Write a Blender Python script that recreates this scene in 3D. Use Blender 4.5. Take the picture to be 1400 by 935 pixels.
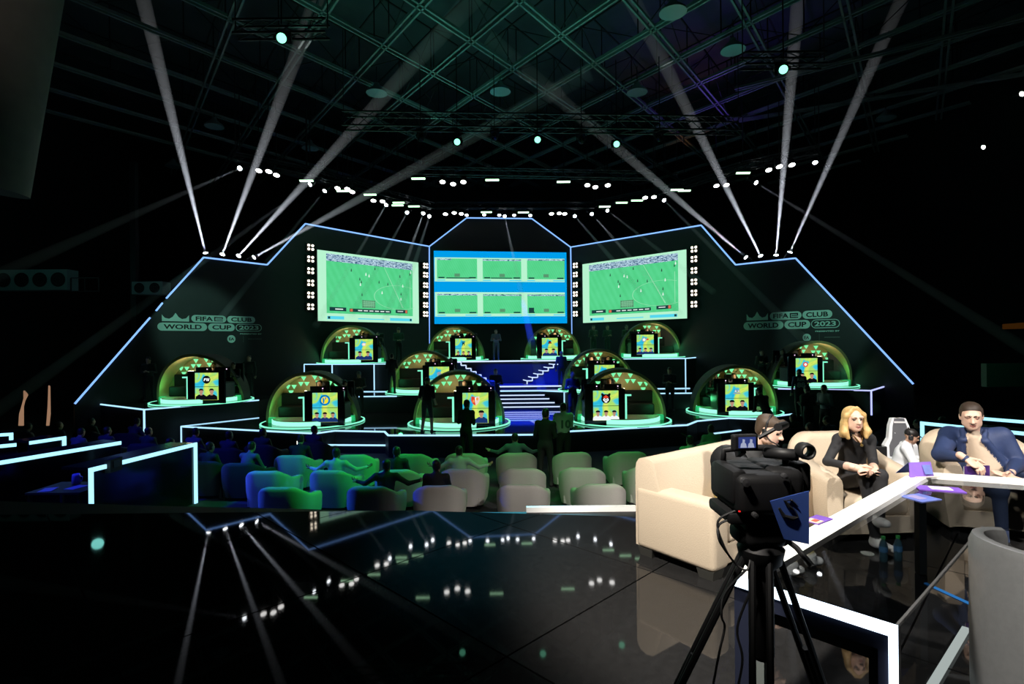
import bpy, bmesh, math, random
import numpy as np
from mathutils import Vector, Matrix
for _o in list(bpy.data.objects): bpy.data.objects.remove(_o)
SC = bpy.context.scene
COL = SC.collection
random.seed(7)
PI = math.pi
# ------------------------------------------------------------------ camera
H = 1.97                      # eye height above the presenters' platform
F = 740.0                     # focal length in pixels of the 1400 wide frame
ROLL = math.radians(0.6)
cam_data = bpy.data.cameras.new('camera')
cam = bpy.data.objects.new('camera', cam_data); COL.objects.link(cam)
cam_data.sensor_width = 36.0; cam_data.lens = F / 1400 * 36.0
cam_data.shift_y = 2.5 / 1400
cam_data.clip_start = 0.05; cam_data.clip_end = 200
cam.matrix_world = Matrix.Translation((0, 0, H)) @ Matrix.Rotation(PI / 2, 4, 'X') @ Matrix.Rotation(-ROLL, 4, 'Z')
SC.camera = cam
# ------------------------------------------------------------------ world, exposure
world = bpy.data.worlds.new('world'); SC.world = world
world.use_nodes = True
bg = world.node_tree.nodes['Background']
bg.inputs[0].default_value = (0.25, 0.4, 0.45, 1); bg.inputs[1].default_value = 0.0015
SC.view_settings.view_transform = 'Standard'; SC.view_settings.look = 'None'
SC.view_settings.exposure = 0.0; SC.view_settings.gamma = 1.0; SC.view_settings.use_curve_mapping = False
SC.cycles.use_denoising = True
SC.cycles.max_bounces = 6; SC.cycles.diffuse_bounces = 2; SC.cycles.glossy_bounces = 4
SC.cycles.transmission_bounces = 4; SC.cycles.transparent_max_bounces = 24; SC.cycles.volume_bounces = 0
SC.cycles.sample_clamp_indirect = 4.0
SC.cycles.caustics_reflective = False; SC.cycles.caustics_refractive = False

def lamp(kind, name, loc, energy, color, target=None, **kw):
    d = bpy.data.lights.new(name, kind); d.energy = energy; d.color = color
    for k, v in kw.items(): setattr(d, k, v)
    o = bpy.data.objects.new(name, d); COL.objects.link(o); o.location = loc
    if target is not None:
        o.rotation_euler = (Vector(target) - Vector(loc)).to_track_quat('-Z', 'Y').to_euler()
    return o
def spot(name, loc, target, energy, color, angle, blend=0.5, radius=0.1):
    return lamp('SPOT', name, loc, energy, color, target, spot_size=math.radians(angle), spot_blend=blend, shadow_soft_size=radius)
# the presenters' key light, added fill spots, and the coloured washes of the lighting rig
spot('key_light', (-1.5, 0.6, 6.2), (2.9, 4.9, 0.7), 5000, (1.0, 0.93, 0.84), 46, 0.35, 0.25)
spot('fill_light', (6.5, 0.3, 6.0), (3.9, 5.2, 0.8), 2600, (1.0, 0.95, 0.9), 38, 0.5, 0.25)
spot('table_light', (3.6, 8.5, 7.5), (2.6, 3.6, 0.75), 1100, (0.95, 0.97, 1.0), 34, 0.5, 0.2)
spot('added_side_spot', (5.0, 4.5, 7.0), (7.1, 9.7, 0.2), 4500, (1.0, 0.97, 0.93), 24, 0.6, 0.2)  # added spot to brighten the young man in white, no fixture
for _x, _y, _tx, _ty, _e, _an in ((6, 20, -1, 11, 900, 30), (4, 21, 3, 11, 900, 30), (1.4, 10.2, -4.4, 11.6, 2300, 28), (-1.5, 9.0, 2.8, 12.0, 900, 34), (3.0, 10, -2.0, 13.5, 1500, 26)):
    spot('green_wash', (_x, _y, 7.8), (_tx, _ty, -1.0), _e, (0.03, 1.0, 0.14), _an, 0.7, 0.2)
spot('blue_wash', (-13, 12.6, 4.0), (-4.6, 10.9, -0.9), 4200, (0.02, 0.07, 1.0), 22, 0.5, 0.2)
spot('blue_wash', (-12, 8, 7.5), (-9.3, 12, -1.2), 3000, (0.03, 0.04, 1.0), 62, 0.7, 0.2)
spot('warm_wash', (1, 1.5, 7.5), (0.6, 10.3, -1.0), 700, (1.0, 0.86, 0.78), 30, 0.8, 0.2)
spot('stage_blue_wash', (0, 17, 9.6), (0.35, 20.2, -0.8), 75000, (0.008, 0.035, 1.0), 24, 0.6, 0.2)
spot('stage_blue_wash', (0.5, 21, 9.6), (0.3, 26.3, 0.2), 26000, (0.008, 0.04, 1.0), 26, 0.6, 0.2)
spot('floor_teal_fill', (0.2, 15, 8.0), (-0.2, 6.0, 0.0), 8000, (0.08, 0.60, 0.80), 14, 0.9, 0.2)  # added spot, tints the platform front teal in place of reflections
spot('column_fill', (-7.5, 7.5, 9.5), (-10.5, 11, 9), 60, (1.0, 0.9, 0.8), 70, 0.8, 0.2)  # added warm spot to lift the dark column, no fixture
for _s in (-1, 1):
    spot('logo_wash', (_s * 8.0, 15, 9.0), (_s * 13.4, 23.2, 2.4), 2000, (0.45, 1.0, 0.8), 20, 0.5, 0.2)
    spot('stage_green_wash', (_s * 6, 18, 9.5), (_s * 8.0, 29.5, 4), 500, (0.1, 1.0, 0.45), 60, 0.8, 0.2)
for _x, _y, _e in ((-6, 16, 70), (2, 18, 120), (-3, 22, 110), (7, 18, 45), (-1, 13.5, 75)):  # added upward spots tint the roof; the rig has no such fixtures
    spot('roof_fill_spot', (_x, _y, 9.9), (_x * .9, _y - .5, 14), _e, (0.16, 0.9, 0.62), 150, 0.8, 0.2)
spot('roof_fill_spot', (9.5, 25, 10.2), (9, 24.5, 14), 150, (0.25, 0.08, 1.0), 130, 0.8, 0.2)  # added violet spot tinting the roof at right
spot('roof_fill_spot', (10, 29, 9.5), (9, 28, 14), 90, (1.0, 0.35, 0.12), 60, 0.8, 0.2)  # added orange spot tinting the roof at right

# ------------------------------------------------------------------ photograph pixel -> point in the room
_c, _s = math.cos(ROLL), math.sin(ROLL)
def ray(px, py):
    u, v = (px - 700) / F, (470 - py) / F
    return Vector((u * _c + v * _s, 1.0, -u * _s + v * _c))
def at_z(px, py, z):
    r = ray(px, py); t = (z - H) / r.z
    return Vector((r.x * t, t, z))
def at_y(px, py, y):
    r = ray(px, py)
    return Vector((r.x * y, y, H + r.z * y))
def on_plane(px, py, a, b):
    """point where the pixel's ray meets the vertical plane through ground points a and b"""
    r = ray(px, py); dx, dy = b[0] - a[0], b[1] - a[1]
    t = (a[0] * dy - a[1] * dx) / (r.x * dy - dx)
    return Vector((r.x * t, t, H + r.z * t))
# ------------------------------------------------------------------ materials
_mats = {}
def mat(name, col, rough=0.6, metal=0.0, emit=None, strength=0.0, noise=0.0, scale=40.0, bump=0.0, spec=0.5, sample=True):
    if name in _mats: return _mats[name]
    m = bpy.data.materials.new(name); m.use_nodes = True
    nt = m.node_tree; b = nt.nodes['Principled BSDF']
    c = (*col[:3], 1)
    b.inputs['Base Color'].default_value = c
    b.inputs['Roughness'].default_value = rough; b.inputs['Metallic'].default_value = metal
    b.inputs['Specular IOR Level'].default_value = spec
    if emit is not None:
        b.inputs['Emission Color'].default_value = (*emit, 1); b.inputs['Emission Strength'].default_value = strength
        if not sample: m.cycles.emission_sampling = 'NONE'
    if noise or bump:
        tc = nt.nodes.new('ShaderNodeTexCoord'); nz = nt.nodes.new('ShaderNodeTexNoise')
        nz.inputs['Scale'].default_value = scale; nz.inputs['Detail'].default_value = 4
        nt.links.new(tc.outputs['Object'], nz.inputs['Vector'])
        if noise:
            mx = nt.nodes.new('ShaderNodeMix'); mx.data_type = 'RGBA'
            mx.inputs[6].default_value = tuple(min(1, x * (1 - noise)) for x in col[:3]) + (1,)
            mx.inputs[7].default_value = tuple(min(1, x * (1 + noise)) for x in col[:3]) + (1,)
            nt.links.new(nz.outputs['Fac'], mx.inputs[0]); nt.links.new(mx.outputs[2], b.inputs['Base Color'])
        if bump:
            bp = nt.nodes.new('ShaderNodeBump'); bp.inputs['Strength'].default_value = bump; bp.inputs['Distance'].default_value = 0.01
            nt.links.new(nz.outputs['Fac'], bp.inputs['Height']); nt.links.new(bp.outputs['Normal'], b.inputs['Normal'])
    _mats[name] = m
    return m
def glow(name, col, strength, sample=True):
    return mat(name, (0, 0, 0), 0.5, 0, col, strength, sample=sample, spec=0.0)
BLACK = mat('matt_black', (0.006, 0.006, 0.007), 0.6)
GLOSSBLACK = mat('gloss_black', (0.008, 0.008, 0.01), 0.15)
PANEL = mat('backdrop_black', (0.012, 0.014, 0.015), 0.55, noise=0.3, scale=3)
DECKTOP = mat('deck_gloss', (0.04, 0.04, 0.045), 0.03, noise=0.3, scale=6, spec=0.14)
STEEL = mat('dark_steel', (0.05, 0.055, 0.06), 0.45, 0.6, noise=0.2, scale=8)
BEAM = mat('roof_steel', (0.20, 0.24, 0.24), 0.5, 0.3, noise=0.3, scale=5)
CREAM = mat('cream_fabric', (0.56, 0.46, 0.34), 0.75, noise=0.07, scale=90, bump=0.25)
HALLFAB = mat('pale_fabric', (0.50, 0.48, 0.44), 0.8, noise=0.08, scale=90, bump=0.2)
GOLD = mat('gold_shell', (0.42, 0.33, 0.13), 0.5, 0.1, noise=0.12, scale=20)
SHELLDARK = mat('shell_outside', (0.05, 0.047, 0.035), 0.75, noise=0.2, scale=14)
LED = glow('led_blue_white', (0.40, 0.72, 1.0), 1.35)
LEDO = glow('led_outline', (0.22, 0.44, 1.0), 1.4)
LEDC = glow('led_cyan_white', (0.36, 0.80, 1.0), 1.5)
LEDW = glow('led_cold_white', (0.72, 0.86, 1.0), 3.0)
LEDS = glow('led_stair_white', (0.60, 0.74, 1.0), 1.2)
LEDV = glow('led_violet', (0.25, 0.22, 1.0), 1.1)
LEDG = glow('led_green', (0.24, 1.0, 0.64), 1.15)
DISC = glow('disc_glow', (0.32, 1.0, 0.68), 1.3)
LENSW = glow('lens_white', (1.0, 0.98, 0.95), 8.0, False)
LENSB = glow('lens_beam', (0.9, 0.94, 1.0), 14.0, False)
LENSG = glow('lens_green', (0.25, 1.0, 0.62), 2.2, False)
BARG = glow('bar_green', (0.55, 1.0, 0.6), 3.0, False)
BLIND = glow('lens_warm', (1.0, 0.86, 0.68), 5.0, False)
TRI = glow('triangle_light', (0.2, 1.0, 0.42), 1.1)
# ------------------------------------------------------------------ mesh helpers
class MB:
    def __init__(self): self.v = []; self.f = []; self.mi = []; self.cur = 0
    def add(self, vs, fs):
        n = len(self.v); self.v += [tuple(p) for p in vs]
        self.f += [tuple(i + n for i in f) for f in fs]; self.mi += [self.cur] * len(fs); return self
    def box(self, c, s, rz=0.0, taper=1.0):
        x, y, z = s[0] / 2, s[1] / 2, s[2] / 2; R = Matrix.Rotation(rz, 3, 'Z'); c = Vector(c); vs = []
        for dz in (-1, 1):
            k = taper if dz > 0 else 1.0
            for sx, sy in ((-1, -1), (1, -1), (1, 1), (-1, 1)): vs.append(c + R @ Vector((sx * x * k, sy * y * k, dz * z)))
        return self.add(vs, [(3, 2, 1, 0), (4, 5, 6, 7), (0, 1, 5, 4), (1, 2, 6, 5), (2, 3, 7, 6), (3, 0, 4, 7)])
    def bar(self, a, b, w, h=None, up=(0, 0, 1)):
        h = h or w; a = Vector(a); b = Vector(b); d = (b - a)
        if d.length < 1e-6: return self
        d.normalize(); u = Vector(up)
        if abs(d.dot(u)) > 0.98: u = Vector((0, 1, 0)) if abs(d.y) < 0.9 else Vector((1, 0, 0))
        s = d.cross(u).normalized(); u = s.cross(d).normalized()
        vs = []
        for p in (a, b):
            for sx, sy in ((-1, -1), (1, -1), (1, 1), (-1, 1)): vs.append(p + s * sx * w / 2 + u * sy * h / 2)
        return self.add(vs, [(0, 1, 2, 3), (7, 6, 5, 4), (0, 4, 5, 1), (1, 5, 6, 2), (2, 6, 7, 3), (3, 7, 4, 0)])
    def tube(self, pts, r, n=8, cap=True):
        pts = [Vector(p) for p in pts]; rs = r if isinstance(r, (list, tuple)) else [r] * len(pts)
        rings = []; pu = None
        for i, p in enumerate(pts):
            d = (pts[min(i + 1, len(pts) - 1)] - pts[max(i - 1, 0)]).normalized()
            u = pu if pu is not None else (Vector((0, 0, 1)) if abs(d.z) < 0.9 else Vector((1, 0, 0)))
            s = d.cross(u)
            if s.length < 1e-5: s = d.cross(Vector((1, 0.2, 0)))
            s.normalize(); u = s.cross(d).normalized(); pu = u
            rings.append([p + (s * math.cos(2 * PI * k / n) + u * math.sin(2 * PI * k / n)) * rs[i] for k in range(n)])
        return self.rings(rings, True, cap)
    def rings(self, rings, closed=True, cap=True):
        n = len(rings[0]); vs = [p for r in rings for p in r]; fs = []
        for i in range(len(rings) - 1):
            for k in range(n if closed else n - 1):
                k2 = (k + 1) % n; fs.append((i * n + k, i * n + k2, (i + 1) * n + k2, (i + 1) * n + k))
        if cap and closed: fs += [tuple(range(n))[::-1], tuple(range((len(rings) - 1) * n, len(rings) * n))]
        return self.add(vs, fs)
    def lathe(self, prof, c=(0, 0, 0), n=24, axis='Z'):
        rings = []
        for r, z in prof:
            rings.append([(c[0] + r * math.cos(2 * PI * k / n), c[1] + r * math.sin(2 * PI * k / n), c[2] + z) if axis == 'Z' else
                          (c[0] + r * math.cos(2 * PI * k / n), c[1] + z, c[2] + r * math.sin(2 * PI * k / n)) for k in range(n)])
        return self.rings(rings)
    def prism(self, poly, off):
        """closed polygon (3D points) extruded by vector off"""
        off = Vector(off); a = [Vector(p) for p in poly]; n = len(a); b = [p + off for p in a]
        fs = [tuple(range(n))[::-1], tuple(range(n, 2 * n))] + [(k, (k + 1) % n, n + (k + 1) % n, n + k) for k in range(n)]
        return self.add(a + b, fs)
    def rbox(self, c, s, r=0.05, seg=3, rz=0.0, bulge=0.0):
        bm = bmesh.new(); bmesh.ops.create_cube(bm, size=1.0)
        for v in bm.verts: v.co = Vector((v.co.x * s[0], v.co.y * s[1], v.co.z * s[2]))
        bmesh.ops.bevel(bm, geom=list(bm.edges), offset=min(r, min(s) * 0.49), segments=seg, affect='EDGES', profile=0.5)
        R = Matrix.Rotation(rz, 3, 'Z'); bm.verts.index_update()
        vs = [Vector(c) + R @ v.co for v in bm.verts]; fs = [tuple(v.index for v in f.verts) for f in bm.faces]
        bm.free(); return self.add(vs, fs)
def obj(name, mb, m, parent=None, smooth=False, auto=None):
    me = bpy.data.meshes.new(name); me.from_pydata([tuple(v) for v in mb.v], [], mb.f)
    ms = m if isinstance(m, (list, tuple)) else [m]
    for x in ms: me.materials.append(x)
    if len(ms) > 1: me.polygons.foreach_set('material_index', mb.mi)
    bm = bmesh.new(); bm.from_mesh(me); bmesh.ops.recalc_face_normals(bm, faces=bm.faces)
    bm.to_mesh(me); bm.free()
    if smooth:
        me.polygons.foreach_set('use_smooth', [True] * len(me.polygons))
        if auto: me.set_sharp_from_angle(angle=math.radians(auto))
    me.update()
    o = bpy.data.objects.new(name, me); COL.objects.link(o)
    if parent is not None: o.parent = parent
    return o
def thing(name, label, cat, loc=(0, 0, 0), rz=0.0, group=None):
    o = bpy.data.objects.new(name, None); COL.objects.link(o); o.empty_display_size = 0.1
    o.location = loc; o.rotation_euler = (0, 0, rz); return tag(o, label, cat, group)
def tag(o, label, cat, group=None, kind=None):
    o['label'] = label; o['category'] = cat
    if group: o['group'] = group
    if kind: o['kind'] = kind
    return o
def struct(o):
    o['kind'] = 'structure'; return o
def dup(root, loc, rz, label=None, group=None):
    r = root.copy(); COL.objects.link(r); r.location = loc; r.rotation_euler = (0, 0, rz)
    if label: r['label'] = label
    if group: r['group'] = group
    for ch in list(root.children):
        c = ch.copy(); COL.objects.link(c); c.parent = r
        for g in list(ch.children):
            d = g.copy(); COL.objects.link(d); d.parent = c
    return r
ORD = ['first', 'second', 'third', 'fourth', 'fifth', 'sixth', 'seventh', 'eighth', 'ninth', 'tenth', 'eleventh', 'twelfth',
       'thirteenth', 'fourteenth', 'fifteenth', 'sixteenth', 'seventeenth', 'eighteenth', 'nineteenth', 'twentieth']
def grad_screen(name, stops, strength=1.0, diag=True, size=1.0):
    """a lit display whose picture is a soft colour field (object coordinates)"""
    m = bpy.data.materials.new(name); m.use_nodes = True; nt = m.node_tree
    b = nt.nodes['Principled BSDF']; b.inputs['Base Color'].default_value = (0, 0, 0, 1); b.inputs['Specular IOR Level'].default_value = 0.2
    tc = nt.nodes.new('ShaderNodeTexCoord'); nz = nt.nodes.new('ShaderNodeTexNoise'); nz.inputs['Scale'].default_value = size; nz.inputs['Detail'].default_value = 1
    nz.inputs['Distortion'].default_value = 1.2
    cr = nt.nodes.new('ShaderNodeValToRGB'); cr.color_ramp.interpolation = 'EASE'
    el = cr.color_ramp.elements
    while len(el) < len(stops): el.new(0.5)
    for e, (p, c) in zip(el, stops): e.position = p; e.color = (*c, 1)
    nt.links.new(tc.outputs['Object'], nz.inputs['Vector']); nt.links.new(nz.outputs['Fac'], cr.inputs['Fac'])
    nt.links.new(cr.outputs['Color'], b.inputs['Emission Color']); b.inputs['Emission Strength'].default_value = strength
    return m
def mesh_text(name, s, size, m, parent, loc, rot, sx=1.0, bold=0.0, extrude=0.002, align='CENTER'):
    cu = bpy.data.curves.new(name, 'FONT'); cu.body = s; cu.size = size; cu.align_x = align; cu.align_y = 'CENTER'
    cu.offset = bold; cu.extrude = extrude; cu.resolution_u = 3
    t = bpy.data.objects.new(name, cu); COL.objects.link(t)
    dg = bpy.context.evaluated_depsgraph_get()
    me = bpy.data.meshes.new_from_object(t.evaluated_get(dg)); bpy.data.objects.remove(t)
    me.materials.clear(); me.materials.append(m)
    o = bpy.data.objects.new(name, me); COL.objects.link(o)
    if parent is not None: o.parent = parent
    o.location = loc; o.rotation_euler = rot; o.scale = (sx, 1, 1)
    return o
# ================================================================== the hall
ZH, Z1, Z2, Z2R, Z3, Z3R = H - 3.43, H - 2.75, H - 2.1, H - 1.85, H - .87, H - .78
DARKWALL = mat('dark_wall', (0.018, 0.018, 0.02), 0.8, noise=0.3, scale=1.5)
CARPET = mat('hall_carpet', (0.035, 0.035, 0.038), 0.85, noise=0.4, scale=30, bump=0.2)
ROOFM = mat('roof_sheet', (0.06, 0.075, 0.08), 0.7, noise=0.7, scale=0.5)
TILEM = mat('floor_laminate', (0.010, 0.0098, 0.0098), 0.028, noise=0.35, scale=18, spec=0.19)
TILEM2 = mat('floor_laminate_pale', (0.017, 0.0168, 0.0168), 0.035, noise=0.35, scale=18, spec=0.24)  # slightly paler laminate for the tiles past one diagonal
struct(obj('floor', MB().box((0, 18, ZH - 0.1), (52, 48, 0.2)), CARPET))
struct(obj('wall_back', MB().box((0, 41, 7), (52, 0.3, 18)), DARKWALL))
struct(obj('wall_left', MB().box((-25, 18, 7), (0.3, 48, 18)), DARKWALL))
struct(obj('wall_right', MB().box((25, 18, 7), (0.3, 48, 18)), DARKWALL))
struct(obj('wall_front', MB().box((0, -5, 7), (52, 0.3, 18)), DARKWALL))
roof = struct(obj('ceiling', MB().box((0, 18, 16.0), (52, 48, 0.2)), ROOFM))
# roof space frame: two crossing families of latticed beams, each beam a piece of the ceiling
def clip(p, d):
    t0, t1 = -99, 99
    for q, e, lo, hi in ((p[0], d[0], -21, 21), (p[1], d[1], 8, 37)):
        a, b = (lo - q) / e, (hi - q) / e
        t0 = max(t0, min(a, b)); t1 = min(t1, max(a, b))
    return t0, t1
def roof_beam(p, q):
    m = MB(); m.cur = 0; p = Vector(p); q = Vector(q); d = (q - p).normalized(); s = Vector((-d.y, d.x, 0)) * 0.10
    for k in (-1, 1): m.bar(p + s * k, q + s * k, 0.065, 0.10)
    up = Vector((0, 0, 1.7)); m.cur = 1; m.bar(p + up, q + up, 0.05, 0.05)
    L = (q - p).length; n = max(1, int(L / 2.6))
    for i in range(n + 1):
        c = p + d * (L * i / n); m.bar(c, c + up, 0.035)
        if i < n: m.bar(c + (up if i % 2 else Vector()), p + d * (L * (i + 1) / n) + (Vector() if i % 2 else up), 0.025)
    obj('roof_beam', m, [BEAM, BLACK], roof)  # web and top chord coloured black in place of shade
for dx, dy, nx, ny, lo, hi, st in ((.6, .8, .8, -.6, -31.5, 9, 2.7), (.6, -.8, .8, .6, 3.4, 38, 2.35)):
    c = lo
    while c < hi:
        p = (nx * c, ny * c); t0, t1 = clip(p, (dx, dy))
        if t1 - t0 > 3: roof_beam((p[0] + dx * t0, p[1] + dy * t0, 12.75), (p[0] + dx * t1, p[1] + dy * t1, 12.75))
        c += st
for a, b in (((1005, 122), (1420, 20)), ((1010, 165), (1420, 98))):
    roof_beam(at_z(*a, 12.5), at_z(*b, 12.5))
# big slanted column, upper left
m = MB(); m.tube([at_y(20, -70, 11.0) + Vector((-.25, 0, 0)), at_y(-35, 250, 11.0) + Vector((-.25, 0, 0))], 1.05, 28)
tag(obj('column', m, mat('column_render', (0.11, 0.105, 0.095), 0.8, noise=0.25, scale=3), None, True, 40), 'thick grey round column leaning at the upper left of the hall', 'column')

# ------------------------------------------------------------------ presenters' platform
EDGE = [(-14, 8.1), (-9, 7.4), (-4.21, 6.81), (-.69, 6.44), (9, 6.44), (9, -3), (-14, -3)]
pf = struct(obj('platform_floor', MB().prism([(x, y, -0.03) for x, y in EDGE], (0, 0, ZH + 0.03)), BLACK))
def clip_poly(poly, inside, cross):
    out = []
    for i in range(len(poly)):
        a, b = poly[i], poly[(i + 1) % len(poly)]; ia, ib = inside(a), inside(b)
        if ia: out.append(a)
        if ia != ib: out.append(cross(a, b))
    return out
def convex_cut(poly, a, b):      # keeps what lies left of a->b
    def sd(p): return (b[0] - a[0]) * (p[1] - a[1]) - (b[1] - a[1]) * (p[0] - a[0])
    def cr(p, q):
        t = sd(p) / (sd(p) - sd(q)); return (p[0] + (q[0] - p[0]) * t, p[1] + (q[1] - p[1]) * t)
    return clip_poly(poly, lambda p: sd(p) >= 0, cr)
TS = 1.75; K = math.sqrt(.5); G = 0.004
def tile_world(i, j):
    o = (-2.53, 3.41); c = []
    for a, b in ((i + G, j + G), (i + 1 - G, j + G), (i + 1 - G, j + 1 - G), (i + G, j + 1 - G)):
        c.append((o[0] + TS * (a * K - b * K), o[1] + TS * (a * K + b * K)))
    return c
# the deck front is broken; cut each tile against the half planes of its convex outline
HULL = [(EDGE[4], EDGE[3]), (EDGE[3], EDGE[2]), (EDGE[2], EDGE[1])]
for i in range(-9, 10):
    for j in range(-9, 10):
        t = tile_world(i, j); cx = sum(p[0] for p in t) / 4; cy = sum(p[1] for p in t) / 4
        if not (-8.5 < cx < 7 and -1.5 < cy < 8.6): continue
        for a, b in HULL:
            t = convex_cut(t, a, b)
            if len(t) < 3: break
        if len(t) >= 3: obj('floor_tile', MB().prism([(x, y, -0.03) for x, y in t], (0, 0, 0.03)), TILEM2 if (cx + cy) * K > 2.42 else TILEM, pf)
m = MB(); m.bar((0.15, 6.44, 0.0), (1.45, 6.44, 0.0), 0.06, 0.06)
obj('platform_edge', m, mat('white_edge_trim', (0.75, 0.75, 0.72), 0.4, emit=(1, .98, .92), strength=0.25), pf)
glow_bar = MB()
for a, b in (((1320, 860), (1275, 935)),):
    p, q = at_z(*a, 0.02), at_z(*b, 0.02); glow_bar.bar(p, q + (q - p) * 0.3, 0.035, 0.03)
obj('floor_glow_line', glow_bar, glow('strip_dim_white', (0.75, 0.85, 0.82), 0.5), pf)
glow_bar = MB().bar(at_z(1265, 797, 0.004), at_z(1328, 826, 0.004), 0.025, 0.008)  # painted reflection of a blue desk LED, drawn as a glowing line
obj('floor_glow_line', glow_bar, glow('led_reflection_blue', (0.05, 0.3, 0.8), 0.55), pf)

# ================================================================== stage decks
def deck(name, label, poly, zt, zb=ZH + .001, top=DECKTOP, strips=(), m=LED, w=0.045):
    r = thing(name, label, 'stage', (0, 0, 0))
    b = MB(); n = len(poly); vs = [(p[0], p[1], zt) for p in poly] + [(p[0], p[1], zb) for p in poly]
    b.cur = 0; b.add(vs, [tuple(range(n))]); b.cur = 1; k0 = len(b.v) - 2 * n
    b.f += [(k0 + i, k0 + (i + 1) % n, k0 + n + (i + 1) % n, k0 + n + i) for i in range(n)]; b.mi += [1] * n
    obj('platform', b, [top, PANEL], r)
    for pts in strips:
        s = MB()
        for a, c in zip(pts, pts[1:]): s.bar(a, c, w)
        obj('led_strip', s, m, r)
    return r
def P(l, z): return [at_z(x, y, z) for x, y in l]
def down(p, dz): return [tuple(p), (p[0], p[1], p[2] - dz)]
f1 = P([(248, 583), (430, 592.6), (458, 588.7), (526, 590), (531, 595), (620, 595), (735, 594), (780, 589.5), (939, 581), (953, 575.5), (996, 571.4), (1033, 573), (1083, 566)], Z1)
back_l = at_z(354, 571.4, Z1)
poly1 = [(p.x, p.y) for p in f1] + [(13.2, 20.9), (12.9, 22.9), (5.6, 30.4), (-5.6, 30.6), (-10.5, 25.2), (back_l.x, back_l.y)]
deck('front_stage_deck', 'lowest broad black stage deck along the front with a bright LED edge', poly1, Z1, strips=[
    [p + Vector((0, -.02, 0)) for p in f1[:-1]] , [f1[0], back_l], down(f1[0], .66), [f1[-2], f1[-1]]])
# deck under the far left booth
g = P([(127, 551.4), (197, 560), (354, 547)], Z2)
deck('left_side_deck', 'raised black side deck carrying the far left arched booth', [(p.x, p.y) for p in g] + [(-9.2, 24), (-11.5, 24.1)], Z2, strips=[
    [g[0], g[1], g[2]], down(g[1], 1.2), down(g[0], 1.2), [g[0], at_z(190, 546.5, Z2)]])
a_ = at_z(361, 537, Z2)
# centre deck (second level)
poly2 = [(-7.6, 22.25), (-.55, 22.25), (-.55, 24.1), (1.25, 24.1), (2.24, 23.5), (2.6, 22.25), (8.2, 22.25), (8.3, 27.6), (4.2, 31.5), (-5, 31), (-8.5, 27.5)]
deck('middle_stage_deck', 'middle black stage deck behind the front booths, flanking the blue stair', poly2, Z2, Z1, strips=[
    [(-7.6, 22.2, Z2), (-4.75, 22.2, Z2)], [(-.55, 24.05, Z2), (1.25, 24.05, Z2), (2.24, 23.45, Z2), (2.5, 22.9, Z2)], down((2.24, 23.45, Z2), .6),
    [(5.4, 22.2, Z2), (7.9, 22.2, Z2)], [(-7.6, 24.6, Z2 + .01), (-5.3, 24.3, Z2 + .01)], [(6.2, 24.4, Z2 + .01), (8.0, 24.4, Z2 + .01)]])
# right deck under the far right booth
g = [Vector((10.3, 21.0, Z2R)), at_z(1191, 534, Z2R), at_z(1220, 525, Z2R)]
deck('right_side_deck', 'raised black side deck carrying the far right arched booth', [(p.x, p.y) for p in g] + [(15.4, 23.5), (12.5, 24.4), (10.3, 25.5)], Z2R, strips=[
    [g[0], (11.1, 20.7, Z2R)], [(11.9, 20.38, Z2R), g[1]], [g[1], g[2]], down(g[1], .9), down(g[2], .9), [at_z(1170, 524, Z2R), at_z(1203, 524, Z2R)]], m=glow('led_violet_blue', (0.45, 0.5, 1.0), 1.4))
# top decks
g = P([(416, 498), (531, 497.4)], Z3)
deck('top_left_deck', 'highest deck on the left below the left screen, carrying one booth', [(g[0].x, g[0].y), (g[1].x, g[1].y), (-4.4, 27.4), (-5.2, 31), (-9.5, 26.3)], Z3, Z2, strips=[
    [g[0], at_z(480, 498, Z3), g[1]], down(g[0], 1.2), down(at_z(454, 498, Z3), 1.2), down(at_z(511.4, 497.7, Z3), 1.2)])
deck('top_centre_deck', 'highest deck in the centre below the six picture screen', [(-5.4, 27.35), (-2.85, 27.3), (2.6, 27.5), (4.3, 28.2), (3.4, 32.5), (-4.7, 31.4)], Z3, Z2, strips=[
    [(-3.0, 27.27, Z3), (2.45, 27.42, Z3)]], m=LEDS, w=0.07)
g = P([(840, 490.7), (937, 490), (958, 488)], Z3R)
deck('top_right_deck', 'highest deck on the right below the right screen, carrying one booth', [(g[0].x, g[0].y), (g[1].x, g[1].y), (g[2].x, g[2].y), (9.6, 27.0), (4.6, 31.3), (4.4, 28)], Z3R, Z2, strips=[
    list(g), down(g[1], 1.4), down(g[2], 1.3), down(at_z(886.6, 490.3, Z3R), 1.3)])
# lower stair: four treads, wider to the right towards the bottom
r = thing('lower_stair', 'broad blue lit stair of glowing treads in the stage centre', 'stairs', (0, 0, 0))
for i, (xr, y) in enumerate(((2.0, 22.6), (1.78, 22.95), (1.58, 23.3), (1.4, 23.65))):
    z = Z1 + 0.13 * (i + 1)
    obj('tread', MB().prism([(-.55, y, z), (xr, y, z), (xr + .1, 24.15, z), (-.55, 24.15, z)], (0, 0, -.13)), mat('stair_blue', (0.02, 0.03, 0.10), 0.4), r)
    obj('led_strip', MB().bar((-.55, y - .02, z - .02), (xr, y - .02, z - .02), 0.042), LEDS, r)
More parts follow.
